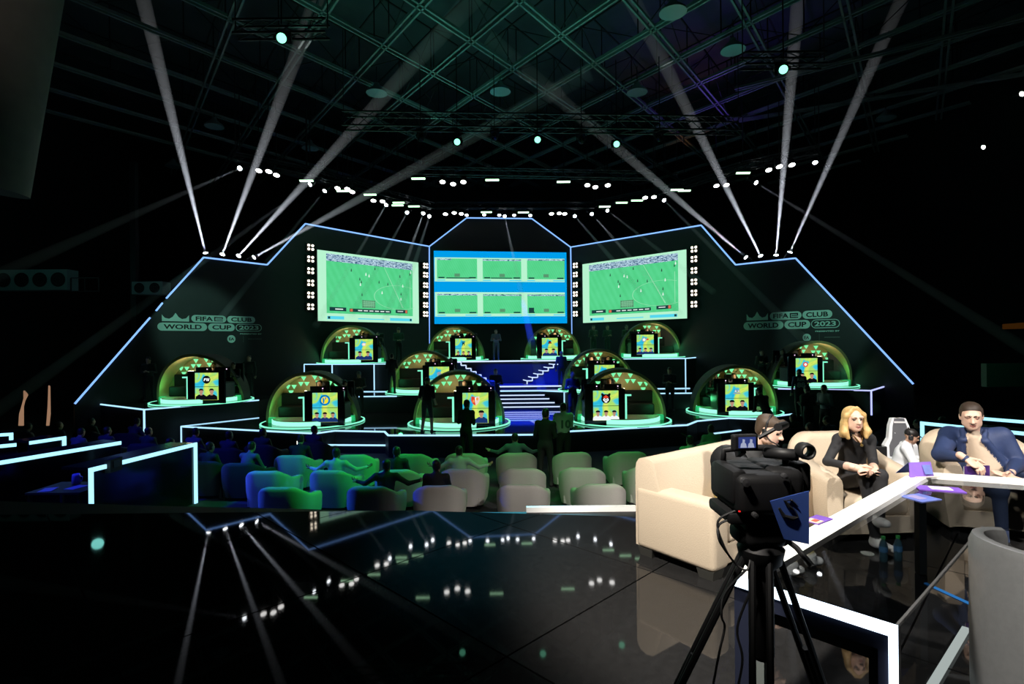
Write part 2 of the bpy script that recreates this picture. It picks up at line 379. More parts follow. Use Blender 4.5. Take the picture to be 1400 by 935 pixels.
# upper stairs: two flights rising outwards along the front of the centre deck
for nm, lab, x0, x1, n in (('upper_stair', 'left zigzag flight of glowing steps rising to the top centre deck', -1.05, -2.75, 7), ('upper_stair', 'right zigzag flight of glowing steps rising to the top centre deck', 0.72, 2.55, 7)):
    r = thing(nm, lab, 'stairs', (0, 0, 0)); s = MB(); sx = (x1 - x0) / n; rz = (Z3 - Z2 - .12) / n; y = 26.55
    obj('plinth', MB().box(((x0 + x1) / 2, 26.95, Z2 + .06), (abs(x1 - x0) + .4, .8, .12)), PANEL, r)
    prev = None
    for i in range(n):
        z = Z2 + .12 + rz * (i + 1); xa = x0 + sx * i; xb = x0 + sx * (i + 1)
        obj('step', MB().box(((xa + x1) / 2, 26.97, z - rz / 2), (abs(x1 - xa), .8, rz)), mat('stair_blue', (0.02, 0.03, 0.10), 0.4), r)
        s.bar((xa, y, z - rz), (xa, y, z), .05); s.bar((xa, y, z), (xb, y, z), .05)
        if x0 > 0: s.bar((xa, y, z), (xa - .17, y + .75, z), .04)
    obj('led_strip', s, LEDS, r)
r = thing('landing_step', 'low landing step with a white LED nosing before the centre wall', 'stairs', (0, 0, 0))
obj('platform', MB().box((0, 26.3, Z2 + .05), (4.6, 1.8, .12)), mat('stair_blue', (0.02, 0.03, 0.10), 0.4), r)
obj('led_strip', MB().bar((-1.6, 25.38, Z2 + .1), (2.3, 25.38, Z2 + .1), .06), LEDS, r)
# front steps down into the hall
for lab, rows in (('two low LED edged steps at the left of the stage front', (((444, 599), (530, 599), -1.06), ((432, 608), (532, 608.6), -1.20))),
                  ('two low LED edged steps at the right of the stage front', (((952, 585.6), (1012, 579.5), -1.06), ((972, 593), (1026, 586.3), -1.20)))):
    r = thing('front_step', lab, 'stairs', (0, 0, 0))
    for a, b, z in rows:
        p, q = at_z(*a, z), at_z(*b, z); n = Vector((-(q - p).y, (q - p).x, 0)).normalized() * 0.5
        obj('tread', MB().prism([p, q, q + n, p + n], (0, 0, ZH - z)), PANEL, r); obj('led_strip', MB().bar(p - n * .04, q - n * .04, .045), LED, r)
# ================================================================== backdrop
LA, LB = (-9.6, 26.5), (-5.45, 31.0)
RA, RB = (8.92, 27.4), (4.31, 32.2)
c0, c1 = on_plane(587, 337, LA, LB), on_plane(780, 338, RA, RB)
CA, CB = (c0.x, c0.y), (c1.x, c1.y)
class Wing:
    def __init__(s, name, label, a, b, cat='backdrop'):
        s.a, s.b = a, b; s.rz = math.atan2(b[1] - a[1], b[0] - a[0]); s.t = thing(name, label, cat, (a[0], a[1], 0), s.rz)
    def L(s, px, py, dy=0.0):
        p = on_plane(px, py, s.a, s.b); d = Vector((math.cos(s.rz), math.sin(s.rz), 0))
        return Vector(((p - Vector((s.a[0], s.a[1], 0))).dot(d), dy, p.z))
def wing(name, label, a, b, pts, strips, floors):
    w = Wing(name, label, a, b); poly = [w.L(*p) for p in pts]
    poly += [Vector((poly[-1].x, 0, floors)), Vector((poly[0].x, 0, floors))]
    obj('panel', MB().prism(poly, (0, 0.25, 0)), PANEL, w.t)
    for s in strips:
        m = MB(); q = [w.L(*p, -0.03) for p in s]
        for x, y in zip(q, q[1:]): m.bar(x, y, 0.06, 0.05, up=(0, 1, 0))
        obj('led_strip', m, LEDO, w.t)
    return w
WL = wing('backdrop_wing', 'left black backdrop wing with stepped outline of thin LED light', LA, LB, [(102, 552), (278, 352), (365, 362), (417, 306), (587, 337)],
          [[(102, 552), (205, 434)], [(213, 425), (222, 414)], [(227, 408), (278, 352), (365, 362), (417, 306), (587, 337)]], ZH)
WC = wing('backdrop_centre', 'tall central black backdrop with eave shaped LED outline', CA, CB, [(587.5, 337), (638, 298), (727, 299), (779.5, 338)],
          [[(587, 470), (587, 337), (638, 298), (727, 299), (780, 338), (782, 462)]], ZH)
WR = wing('backdrop_wing', 'right black backdrop wing with stepped outline of thin LED light', (RB[0], RB[1]), (RA[0], RA[1]), [(780, 338), (959, 308), (1006, 362), (1088, 353), (1249, 525)],
          [[(780, 338), (959, 308), (1006, 362), (1088, 353), (1249, 525)]], ZH)
# ------------------------------------------------------------------ printed logo on each wing
LOGO = mat('logo_print', (0.42, 0.62, 0.55), 0.6); LOGOK = mat('logo_cut', (0.008, 0.01, 0.01), 0.6)
def pill(x0, x1, z0, z1, y, n=8):
    r = (z1 - z0) / 2; zc = (z0 + z1) / 2; pts = []
    for k in range(n + 1): a = PI / 2 + PI * k / n; pts.append((x0 + r + r * math.cos(a), y, zc + r * math.sin(a)))
    for k in range(n + 1): a = -PI / 2 + PI * k / n; pts.append((x1 - r + r * math.cos(a), y, zc + r * math.sin(a)))
    return pts
def logo(w, tl, br):
    """crown, FIFAe / CLUB / WORLD / CUP / 2023 pills; laid out in a 1210 x 330 grid between two photo points"""
    A, B = w.L(*tl), w.L(*br); kx = (B.x - A.x) / 1170.0; kz = (A.z - B.z) / 230.0
    X = lambda u: A.x + (u - 40) * kx
    Z = lambda v: A.z - (v - 140) * kz
    def pl(n, u0, u1, v0, v1, m, y): obj(n, MB().prism(pill(X(u0), X(u1), Z(v1), Z(v0), y), (0, 0.008, 0)), m, w.t)
    crown = [(75, 245), (75, 165), (105, 205), (150, 215), (185, 190), (215, 140), (245, 190), (280, 215), (325, 205), (355, 165), (355, 245)]
    obj('crown_mark', MB().prism([(X(u + 10), -0.02, Z(v)) for u, v in crown], (0, 0.012, 0)), LOGO, w.t)
    for u0, u1, v0, v1 in ((390, 780, 158, 250), (790, 1130, 158, 250), (40, 560, 262, 362), (572, 880, 262, 362)): pl('logo_pill', u0, u1, v0, v1, LOGO, -0.015)
    pl('logo_pill', 890, 1212, 262, 362, LOGO, -0.012); pl('logo_pill', 899, 1203, 271, 353, LOGOK, -0.02)
    rot = (PI / 2, 0, 0); y = -0.03
    def txt(s, uc, vc, hgt, wid, m):
        o = mesh_text('lettering', s, 1.0, m, w.t, (X(uc), y, Z(vc)), rot, 1.0, 0.03)
        xs = [v.co.x for v in o.data.vertices]; ys = [v.co.y for v in o.data.vertices]
        sx = wid * kx / (max(xs) - min(xs)); sz = hgt * kz / (max(ys) - min(ys)); cx, cy = (max(xs) + min(xs)) / 2, (max(ys) + min(ys)) / 2
        for v in o.data.vertices: v.co.x = (v.co.x - cx) * sx; v.co.y = (v.co.y - cy) * sz
        o.scale = (1, 1, 1)
    txt('FIFA', 530, 204, 56, 190, LOGOK); txt('CLUB', 960, 204, 56, 250, LOGOK); txt('WORLD', 300, 312, 60, 400, LOGOK)
    txt('CUP', 727, 312, 60, 220, LOGOK); txt('2023', 1050, 312, 56, 240, LOGO); txt('PRESENTED BY', 1075, 396, 16, 270, LOGO)
    e = MB()                                                         # the squared letter e
    for u0, v0, u1, v1 in ((640, 176, 740, 190), (640, 176, 654, 232), (640, 222, 740, 234), (662, 199, 740, 209), (728, 176, 740, 209)):
        e.prism([(X(u0), y, Z(v1)), (X(u1), y, Z(v1)), (X(u1), y, Z(v0)), (X(u0), y, Z(v0))], (0, 0.006, 0))
    obj('lettering', e, LOGOK, w.t)
    c = [(X(838) + 48 * kx * math.cos(2 * PI * k / 24), -0.015, Z(465) + 48 * kx * math.sin(2 * PI * k / 24)) for k in range(24)]
    obj('round_emblem', MB().prism(c, (0, 0.008, 0)), LOGO, w.t); txt('EA', 838, 465, 38, 60, LOGOK)
    d = MB(); d.box((X(982), -.012, Z(465)), (3 * kx, .008, 90 * kz)); d.box((X(1125), -.012, Z(465)), (170 * kx, .006, 9 * kz))
    obj('sponsor_line', d, mat('logo_faint', (0.10, 0.12, 0.11), 0.6), w.t)
logo(WL, (214.8, 427), (357.5, 454)); logo(WR, (1016.5, 427), (1148.3, 449))
# ------------------------------------------------------------------ screens
MINT = glow('screen_mint', (0.50, 0.95, 0.66), 0.95); AZURE = glow('screen_azure', (0.0, 0.36, 0.86), 0.95)
PITCHD = glow('screen_pitch_lines', (0.35, 0.85, 0.5), 0.9, False); SBAR = glow('screen_bar', (0.01, 0.05, 0.05), 1, False)
STAB = glow('screen_tab', (0.10, 0.72, 0.90), 0.95, False); SWHITE = glow('screen_white', (0.85, 1.0, 0.92), 1.0, False); SRADAR = glow('screen_radar', (0.10, 0.30, 0.16), 1.0, False)
SDARK = glow('screen_player', (0.03, 0.10, 0.06), 1.0, False); SRED = glow('screen_badge', (0.7, 0.16, 0.08), 1.0, False)
def pitch_mat(name, sc):
    m = glow(name, (0.06, 0.6, 0.19), 1.0); nt = m.node_tree; b = nt.nodes['Principled BSDF']
    tc = nt.nodes.new('ShaderNodeTexCoord'); wv = nt.nodes.new('ShaderNodeTexWave'); wv.inputs['Scale'].default_value = sc; wv.inputs['Distortion'].default_value = 0.3
    mp = nt.nodes.new('ShaderNodeMapping'); mp.inputs['Rotation'].default_value = (0, 0.5, 0)
    nz = nt.nodes.new('ShaderNodeTexNoise'); nz.inputs['Scale'].default_value = 1.2
    cr = nt.nodes.new('ShaderNodeValToRGB'); cr.color_ramp.elements[0].color = (0.065, 0.58, 0.20, 1); cr.color_ramp.elements[1].color = (0.11, 0.70, 0.30, 1)
    ad = nt.nodes.new('ShaderNodeMath'); ad.operation = 'MULTIPLY_ADD'; ad.inputs[1].default_value = 0.3
    nt.links.new(tc.outputs['Object'], mp.inputs['Vector']); nt.links.new(mp.outputs['Vector'], wv.inputs['Vector']); nt.links.new(tc.outputs['Object'], nz.inputs['Vector'])
    nt.links.new(wv.outputs['Fac'], ad.inputs[0]); nt.links.new(nz.outputs['Fac'], ad.inputs[2]); nt.links.new(ad.outputs[0], cr.inputs['Fac'])
    nt.links.new(cr.outputs['Color'], b.inputs['Emission Color']); return m
PITCH = pitch_mat('screen_pitch', 0.9); PITCH2 = pitch_mat('screen_pitch_small', 2.6)
CROWD = glow('screen_crowd', (.3, .5, .6), 1.0, False)
def _crowd():
    nt = CROWD.node_tree; b = nt.nodes['Principled BSDF']; tc = nt.nodes.new('ShaderNodeTexCoord'); mp = nt.nodes.new('ShaderNodeMapping'); mp.inputs['Scale'].default_value = (1.6, 1, 6)
    nz = nt.nodes.new('ShaderNodeTexNoise'); nz.inputs['Scale'].default_value = 3.0; nz.inputs['Detail'].default_value = 6; nz.inputs['Roughness'].default_value = 0.8
    cr = nt.nodes.new('ShaderNodeValToRGB'); cr.color_ramp.interpolation = 'CONSTANT'; el = cr.color_ramp.elements
    el[0].color = (0.01, 0.03, 0.05, 1); el[1].position = 0.44; el[1].color = (0.05, 0.16, 0.35, 1)
    for p, c in ((0.5, (0.6, 0.8, 0.9, 1)), (0.6, (0.02, 0.06, 0.09, 1)), (0.66, (0.75, 0.9, 0.95, 1))):
        e = el.new(p); e.color = c
    nt.links.new(tc.outputs['Object'], mp.inputs['Vector']); nt.links.new(mp.outputs['Vector'], nz.inputs['Vector']); nt.links.new(nz.outputs['Fac'], cr.inputs['Fac']); nt.links.new(cr.outputs['Color'], b.inputs['Emission Color'])
_crowd()
class Screen:
    def __init__(s, name, label, w, tl, tr, br, bl, off=0.16):
        q = [w.L(*p) for p in (tl, tr, br, bl)]
        s.x0 = (q[0].x + q[3].x) / 2; s.x1 = (q[1].x + q[2].x) / 2; s.z0 = (q[2].z + q[3].z) / 2; s.z1 = (q[0].z + q[1].z) / 2
        d = Vector((math.cos(w.rz), math.sin(w.rz), 0)); n = Vector((-d.y, d.x, 0))
        s.t = thing(name, label, 'screen', Vector((w.a[0], w.a[1], 0)) - n * off, w.rz)
        s.W, s.Hh = s.x1 - s.x0, s.z1 - s.z0
        obj('cabinet', MB().box(((s.x0 + s.x1) / 2, 0.08, (s.z0 + s.z1) / 2), (s.W + .06, .12, s.Hh + .06)), BLACK, s.t)
    def q(s, name, m, rects, lay):
        mb = MB(); y = -0.004 * lay
        for r in rects:
            if len(r) == 4 and not hasattr(r[0], '__len__'):
                u0, v0, u1, v1 = r; r = [(u0, v0), (u1, v0), (u1, v1), (u0, v1)]
            mb.add([(s.x0 + s.W * u, y, s.z0 + s.Hh * v) for u, v in r], [tuple(range(len(r)))])
        o = obj(name, mb, m, s.t)
        if len(rects) > 1: o['kind'] = 'stuff'
        return o
def arc_rects(cx, cy, rx, ry, a0, a1, n, th):
    out = []
    for k in range(n):
        a, b = a0 + (a1 - a0) * k / n, a0 + (a1 - a0) * (k + 1) / n
        o = lambda t, f: (cx + rx * f * math.cos(t), cy + ry * f * math.sin(t))
        out.append([o(a, 1 - th), o(a, 1 + th), o(b, 1 + th), o(b, 1 - th)])
    return out
def match_screen(name, label, w, *cor):
    s = Screen(name, label, w, *cor)
    s.q('display', MINT, [(0, 0, 1, 1)], 0); s.q('pitch_picture', PITCH, [(.075, .115, .93, .96)], 1); s.q('crowd_picture', CROWD, [(.075, .86, .93, .965)], 2)
    ln = arc_rects(.78, .40, .26, .19, PI * .32, PI * 1.72, 22, .012) + [[(.62, .86), (.625, .86), (.825, .24), (.815, .24)], (.90, .24, .905, .70)]
    s.q('pitch_line', PITCHD, ln, 3)
    s.q('score_bar', SBAR, [(.10, .15, .25, .205), (.28, .145, .69, .195), (.74, .155, .87, .21)], 3)
    s.q('score_text', SWHITE, [(.15, .17, .22, .185)] + [(.36 + .055 * k, .163, .40 + .055 * k, .177) for k in range(6)] + [(.76, .178, .82, .19)], 4)
    s.q('team_badge', SRED, [(.285, .15, .31, .19), (.845, .16, .866, .205)], 4)
    s.q('radar_map', SRADAR, [(.40, .215, .53, .33)], 3)
    s.q('radar_line', PITCHD, [(.405 + .02 * k, .22, .408 + .02 * k, .325) for k in range(1, 6)] + [(.405, .225 + .025 * k, .525, .23 + .025 * k) for k in range(1, 4)], 4)
    s.q('tab_bar', STAB, [(.08, .03, .23, .075), (.68, .03, .92, .075), (.36, .04, .62, .055)], 2); s.q('tab_icon', SBAR, [(.085, .035, .105, .07), (.895, .035, .915, .07)], 3)
    pd = [(.30, .74), (.38, .62), (.395, .58), (.53, .80), (.57, .60), (.40, .39), (.80, .44), (.90, .77), (.66, .58), (.79, .72)]; pw = [(.385, .54), (.44, .70), (.60, .44), (.82, .57), (.80, .36), (.47, .68), (.91, .80)]
    pl = lambda l: [[(u - .006, v), (u - .004, v + .03), (u, v + .05), (u + .004, v + .03), (u + .006, v)] for u, v in l]
    s.q('pitch_player', SDARK, pl(pd), 3); s.q('pitch_player', SWHITE, pl(pw), 3)
    return s
S1 = match_screen('video_screen', 'left big screen showing a football match in a pale mint frame', WL, (432, 341), (570, 360), (570, 443), (432, 438))
S3 = match_screen('video_screen', 'right big screen showing a football match in a pale mint frame', WR, (799, 361), (941, 342), (941, 436), (799, 441))
s = Screen('video_screen', 'centre big screen with six small football pictures on azure bands', WC, (593, 344), (773, 345), (775, 442), (594, 443))
s.q('display', AZURE, [(0, 0, 1, 1)], 0); s.q('mint_band', MINT, [(.005, .58, .985, .91), (.005, .10, .985, .435)], 1)
xs = [(.022, .318), (.36, .65), (.695, .985)]
s.q('pitch_picture', PITCH2, [(a, b, c, d) for b, d in ((.62, .895), (.14, .41)) for a, c in xs], 2)
s.q('crowd_picture', CROWD, [(xs[i][0], v, xs[i][1] - (.0 if k else .19), v + .02) for k, (i, v) in enumerate(((0, .875), (1, .87), (2, .88), (0, .39), (1, .385), (2, .385)))], 3)
s.q('radar_map', SRADAR, [((a + c) / 2 - .02, v, (a + c) / 2 + .02, v + .045) for v in (.645, .16) for a, c in xs], 3)
s.q('score_bar', SBAR, [r for v in (.625, .145) for a, c in xs for r in ((a + .01, v, a + .055, v + .018), (c - .06, v, c - .01, v + .018))] + [(.09, .622, .27, .636), (.42, .625, .58, .638), (xs[2][0] + .01, .16, xs[2][0] + .05, .22)], 3)
s.q('tab_bar', STAB, [r for v in (.592, .112) for a, c in xs for r in ((a, v, a + .06, v + .014), (c - .09, v, c, v + .014))], 2)
# ------------------------------------------------------------------ 2 x 2 blinder lamps in four columns beside the screens
bl_rows = {'left': [(423, y) for y in (338.5, 354.5, 370.5, 387, 403.5, 419.5)], 'inner left': [(580, y) for y in (363.5, 376, 390, 403.5, 417, 429.5)],
           'inner right': [(788.5, y) for y in (363, 375.5, 389.5, 402, 415.5, 429)], 'right': [(950.5, y) for y in (341, 354.5, 370, 385.5, 400.5, 416)]}
for cn, pts in bl_rows.items():
    w = WL if 'left' in cn else WR
    for k, (px, py) in enumerate(pts):
        l = w.L(px, py); d = Vector((math.cos(w.rz), math.sin(w.rz), 0)); n = Vector((-d.y, d.x, 0))
        t = thing('blinder_light', '%s of six warm four lens blinders down the %s column of the backdrop' % (['topmost', 'second', 'third', 'fourth', 'fifth', 'lowest'][k], cn), 'lamp',
                  Vector((w.a[0], w.a[1], 0)) + d * l.x - n * .12 + Vector((0, 0, l.z)), w.rz, 'four lens blinders beside the screens')
        obj('housing', MB().box((0, .05, 0), (.42, .1, .40)), BLACK, t)
        for sx in (-1, 1):
            for sz in (-1, 1): obj('lens', MB().lathe([(.001, -.035), (.058, -.03), (.058, 0.0)], (sx * .10, 0, sz * .09), 10, 'Y'), BLIND, t)
# ================================================================== bodies: smooth unions of tapered limbs, meshed as one surface
def V3(*a): return np.array(a, float)
def cone(a, b, ra, rb, m, k=0.03, op=1): return dict(t=0, a=V3(*a), b=V3(*b), ra=ra, rb=rb, m=m, k=k, op=op)
def ell(c, r, m, k=0.03, R=None, op=1): return dict(t=1, c=V3(*c), r=V3(*r), m=m, k=k, R=np.eye(3) if R is None else R, op=op)
def pdist(p, X):
    if p['t'] == 0:
        ab = p['b'] - p['a']; t = np.clip(((X - p['a']) @ ab) / max(ab @ ab, 1e-9), 0, 1)
        return np.linalg.norm(X - p['a'] - t[:, None] * ab, axis=1) - (p['ra'] + (p['rb'] - p['ra']) * t)
    q = (X - p['c']) @ p['R']; k0 = np.linalg.norm(q / p['r'], axis=1); k1 = np.linalg.norm(q / p['r'] ** 2, axis=1)
    return k0 * (k0 - 1) / np.maximum(k1, 1e-6)
def pbox(p):
    if p['t'] == 0:
        return np.minimum(p['a'] - p['ra'], p['b'] - p['rb']), np.maximum(p['a'] + p['ra'], p['b'] + p['rb'])
    e = np.sqrt((p['R'] ** 2) @ (p['r'] ** 2)); return p['c'] - e, p['c'] + e
def sdf_mesh(prims, cell):
    bs = [pbox(p) for p in prims if p['op'] > 0]
    lo = np.min([b[0] for b in bs], 0) - 3 * cell; hi = np.max([b[1] for b in bs], 0) + 3 * cell
    n = np.ceil((hi - lo) / cell).astype(int) + 1; F = np.full(n, 1.0)
    ax = [lo[i] + cell * np.arange(n[i]) for i in range(3)]
    for p in prims:
        b = pbox(p); mg = p['k'] + 3 * cell
        i0 = np.maximum(0, np.floor((b[0] - mg - lo) / cell).astype(int)); i1 = np.minimum(n, np.ceil((b[1] + mg - lo) / cell).astype(int) + 1)
        if (i1 <= i0).any(): continue
        g = np.stack(np.meshgrid(*[ax[i][i0[i]:i1[i]] for i in range(3)], indexing='ij'), -1); sh = g.shape[:3]
        d = pdist(p, g.reshape(-1, 3)).reshape(sh); sl = tuple(slice(i0[i], i1[i]) for i in range(3)); f = F[sl]; k = max(p['k'], 1e-4)
        if p['op'] > 0: h = np.maximum(k - np.abs(f - d), 0) / k; F[sl] = np.minimum(f, d) - h * h * k * .25
        else: h = np.maximum(k - np.abs(f + d), 0) / k; F[sl] = np.maximum(f, -d) + h * h * k * .25
    S = F < 0; c = [n[i] - 1 for i in range(3)]
    pos = np.zeros((*c, 3)); cnt = np.zeros(c)
    cor = [(i, j, k) for i in (0, 1) for j in (0, 1) for k in (0, 1)]
    view = lambda A, o: A[o[0]:o[0] + c[0], o[1]:o[1] + c[1], o[2]:o[2] + c[2]]
    for a in cor:
        for axx in range(3):
            if a[axx]: continue
            b = list(a); b[axx] = 1; f0, f1 = view(F, a), view(F, b); x = (f0 < 0) != (f1 < 0)
            t = np.where(x, f0 / np.where(x, f0 - f1, 1), 0)
            for q in range(3): pos[..., q] += np.where(x, a[q] + (t if q == axx else 0), 0)
            cnt += x
    mk = cnt > 0; idx = np.full(c, -1); idx[mk] = np.arange(mk.sum())
    vs = lo + cell * (np.argwhere(mk) + pos[mk] / cnt[mk][:, None]); fs = []
    for axx in range(3):
        o1, o2 = [q for q in range(3) if q != axx]
        s0 = [slice(None)] * 3; s1 = [slice(None)] * 3; s0[axx] = slice(0, n[axx] - 1); s1[axx] = slice(1, n[axx])
        for q in (o1, o2): s0[q] = s1[q] = slice(1, n[q] - 1)
        a, b = S[tuple(s0)], S[tuple(s1)]; e = np.argwhere(a != b); fl = a[tuple(e.T)]
        e[:, o1] += 1; e[:, o2] += 1; qd = []
        for d1, d2 in ((0, 0), (-1, 0), (-1, -1), (0, -1)):
            f = e.copy(); f[:, o1] += d1; f[:, o2] += d2; qd.append(idx[tuple(f.T)])
        qd = np.stack(qd, 1)
        if axx == 1: fl = ~fl
        qd[~fl] = qd[~fl][:, ::-1]; fs.append(qd)
    fs = np.concatenate(fs)
    pos_p = [p for p in prims if p['op'] > 0]; ms = np.array([p['m'] for p in pos_p])
    D = np.stack([pdist(p, vs) - p.get('bias', 0) for p in pos_p], 1); vm = ms[np.argmin(D, 1)]
    return vs, fs, vm[fs[:, 0]]
SK, TOP, TRO, SHO, HAI, EYE, LIP, INN = range(8)
def nrm(v): return v / max(np.linalg.norm(v), 1e-9)
def rotm(yaw=0, pitch=0, roll=0):
    cy, sy, cp, sp, cr, sr = math.cos(yaw), math.sin(yaw), math.cos(pitch), math.sin(pitch), math.cos(roll), math.sin(roll)
    return np.array([[cy, -sy, 0], [sy, cy, 0], [0, 0, 1]]) @ np.array([[1, 0, 0], [0, cp, -sp], [0, sp, cp]]) @ np.array([[cr, 0, sr], [0, 1, 0], [-sr, 0, cr]])
def head_prims(c, R, hair='short', s=1.0, female=False, full=True):
    """head in its own axes: x across, -y the face, z up; R turns it"""
    L = lambda *p: V3(*c) + R @ (V3(*p) * s)
    E = lambda p, r, m, k=.02, op=1: ell(L(*p), V3(*r) * s, m, k * s, R, op)
    C = lambda a, b, ra, rb, m, k=.01: cone(L(*a), L(*b), ra * s, rb * s, m, k * s)
    w = 0.93 if female else 1.0
    P = [E((0, .012, .03), (.076 * w, .094, .088), SK), E((0, -.022, -.03), (.064 * w, .074, .088), SK, .03),
         E((0, -.058, -.088), (.032 * w, .030, .026), SK, .03), E((-.05 * w, -.01, -.062), (.02, .04, .03), SK, .03), E((.05 * w, -.01, -.062), (.02, .04, .03), SK, .03)]
    if full:
        P += [C((-.045, -.078, .032), (.045, -.078, .032), .012, .012, SK, .02)]
        for q in (-1, 1):
            P.append(E((q * .032, -.100, .010), (.020, .016, .012), SK, .014, -1))
            P.append(E((q * .079 * w, .015, -.008), (.011, .022, .033), SK, .01))
        P += [C((0, -.088, .018), (0, -.112, -.022), .008, .015, SK, .014), E((-.014, -.098, -.026), (.010, .011, .009), SK, .008), E((.014, -.098, -.026), (.010, .011, .009), SK, .008)]
        for q in (-1, 1):
            P.append(E((q * .031, -.0775, .010), (.015, .012, .0085), EYE, .002)); P.append(C((q * .018, -.0925, .030), (q * .046, -.083, .032),   .0052, .0038, HAI, .002))
        P += [E((0, -.0905, -.052), (.023, .010, .0055), LIP, .004), E((0, -.0895, -.061), (.020, .010, .0065), LIP, .004)]
    else:
        P += [C((0, -.09, .015), (0, -.108, -.02), .01, .016, SK), E((-.078, .015, -.005), (.011, .02, .03), SK), E((.078, .015, -.005), (.011, .02, .03), SK)]
    if hair == 'short':
        P += [dict(E((0, .030, .050), (.081, .090, .082), HAI, .012), bias=.004), dict(E((0, .055, -.005), (.074, .055, .07), HAI, .012), bias=.002)]
    elif hair == 'cap':
        P += [dict(E((0, .018, .052), (.086, .100, .080), HAI, .012), bias=.004), E((0, -.105, .045), (.060, .060, .009), HAI, .012)]
    return P
def hand_prims(w, d, nrm_, th, curl=0.5, s=1.0, spread=.0215, fingers=True):
    """w wrist, d finger direction, nrm_ out of the palm, th towards the thumb side"""
    d, nn, th = nrm(V3(*d)), nrm(V3(*nrm_)), None if th is None else nrm(V3(*th)); w = V3(*w)
    R = np.stack([th, d, nn], 1)
    P = [ell(w + d * .052 * s, V3(.040, .052, .017) * s, SK, .015, R), cone(w - d * .05, w + d * .02 * s, .029 * s, .026 * s, SK, .02)]
    for i, (o, l) in enumerate(((1.45, .068), (.5, .078), (-.45, .072), (-1.35, .056))):
        if not fingers and i % 2: continue
        b = w + d * (.094 - .004 * abs(o)) * s + th * o * spread * .9 * s; r = (.0092 if fingers else .016) * s
        d1 = nrm(d * math.cos(curl * .7) + nn * math.sin(curl * .7)); d2 = nrm(d * math.cos(curl * 1.9) + nn * math.sin(curl * 1.9))
        k = b + d1 * l * .52 * s; P += [cone(b - d * .02 * s, k, r * 1.05, r, SK, .004), cone(k, k + d2 * l * .52 * s, r, r * .82, SK, .003)]
    b = w + d * .03 * s + th * .034 * s; t1 = nrm(d * .75 + th * .6 + nn * .3 * curl); k = b + t1 * .042 * s
    P += [cone(b - t1 * .015, k, .0125 * s, .0105 * s, SK, .008), cone(k, k + nrm(d * .9 + th * .2 + nn * .4 * curl) * .034 * s, .0105 * s, .0085 * s, SK, .003)]
    return P
def body_prims(J, w=1.0, short=False, shorts=False, bust=0.0, belly=0.0, loose=0.0, hands=True, feet=True):
    """J: pelvis waist chest neck shL shR elL elR wrL wrR hipL hipR knL knR anL anR toL toR, each a 3D joint"""
    g = {k: V3(*v) for k, v in J.items()}; P = []
    lat = nrm(g['shR'] - g['shL']); up = nrm(g['neck'] - g['pelvis']); fw = np.cross(up, lat); fw = nrm(fw)
    R = np.stack([lat, -fw, np.cross(lat, -fw)], 1)
    latp = nrm(g['hipR'] - g['hipL']); Rp = np.stack([latp, nrm(np.cross(up, latp)), up], 1)
    P.append(ell(g['pelvis'], (.165 * w, .118 * w, .125), TRO, .05, Rp)); P.append(ell(g['waist'], ((.150 + loose) * w, (.112 + belly * .4 + loose) * w, .17), TOP, .06, R))
    if belly: P.append(ell(g['waist'] + fw * belly, (.15 * w, .12 * w, .15), INN if loose else TOP, .06, R))
    P.append(ell(g['chest'], ((.172 + loose) * w, (.112 + loose) * w, .19), TOP, .06, R))
    if bust:
        for q in (-1, 1): P.append(ell(g['chest'] + fw * .085 + lat * q * .075 - up * .01, (.068, .055, .065), TOP, .04, R))
    P.append(cone(g['shL'], g['shR'], .068 * w, .068 * w, TOP, .06)); P.append(cone(g['neck'] - up * .05, g['neck'] + up * .02, .085 * w, .066, TOP, .04))
    P.append(cone(g['neck'] + up * .0, g['head'] - up * .04, .056, .052, SK, .02))
    for q in 'LR':
        a, e, h = g['sh' + q], g['el' + q], g['wr' + q]
        P += [cone(a, e, (.062 + loose) * w, (.047 + loose) * w, TOP, .035), cone(e, h, (.047 if not short else .042) * w + (0 if short else loose), .034 if not short else .028, SK if short else TOP, .02)]
        if hands:
            d = nrm(h - e); P += hand_prims(h, d, nrm(np.cross(d, lat) + V3(0, 0, -.01)), lat * (1 if q == 'L' else -1) + 0.001, .7, 1.05, fingers=False)
        hp, k, an = g['hip' + q], g['kn' + q], g['an' + q]
        P += [cone(hp, k, .092 * w, .062 * w, TRO, .04), cone(k, an, .060, .043, SK if shorts else TRO, .025)]
        if feet: P += [cone(an + V3(0, .02, -.045), g['to' + q], .046, .036, SHO, .02), cone(an + V3(0, 0, .0), an + V3(0, .0, -.05), .045, .045, SHO, .02)]
    return P
def mesh_from(name, groups, smooth=True):
    V, Fc, M = [], [], []; n = 0
    for prims, cell in groups:
        v, f, m = sdf_mesh(prims, cell); V.append(v); Fc.append(f + n); M.append(m); n += len(v)
    V, Fc, M = np.concatenate(V), np.concatenate(Fc), np.concatenate(M)
    me = bpy.data.meshes.new(name); me.from_pydata(V.tolist(), [], Fc.tolist())
    for _ in range(8): me.materials.append(BLACK)
    me.polygons.foreach_set('material_index', M.astype(np.int32)); me.polygons.foreach_set('use_smooth', [smooth] * len(Fc)); me.update()
    return me
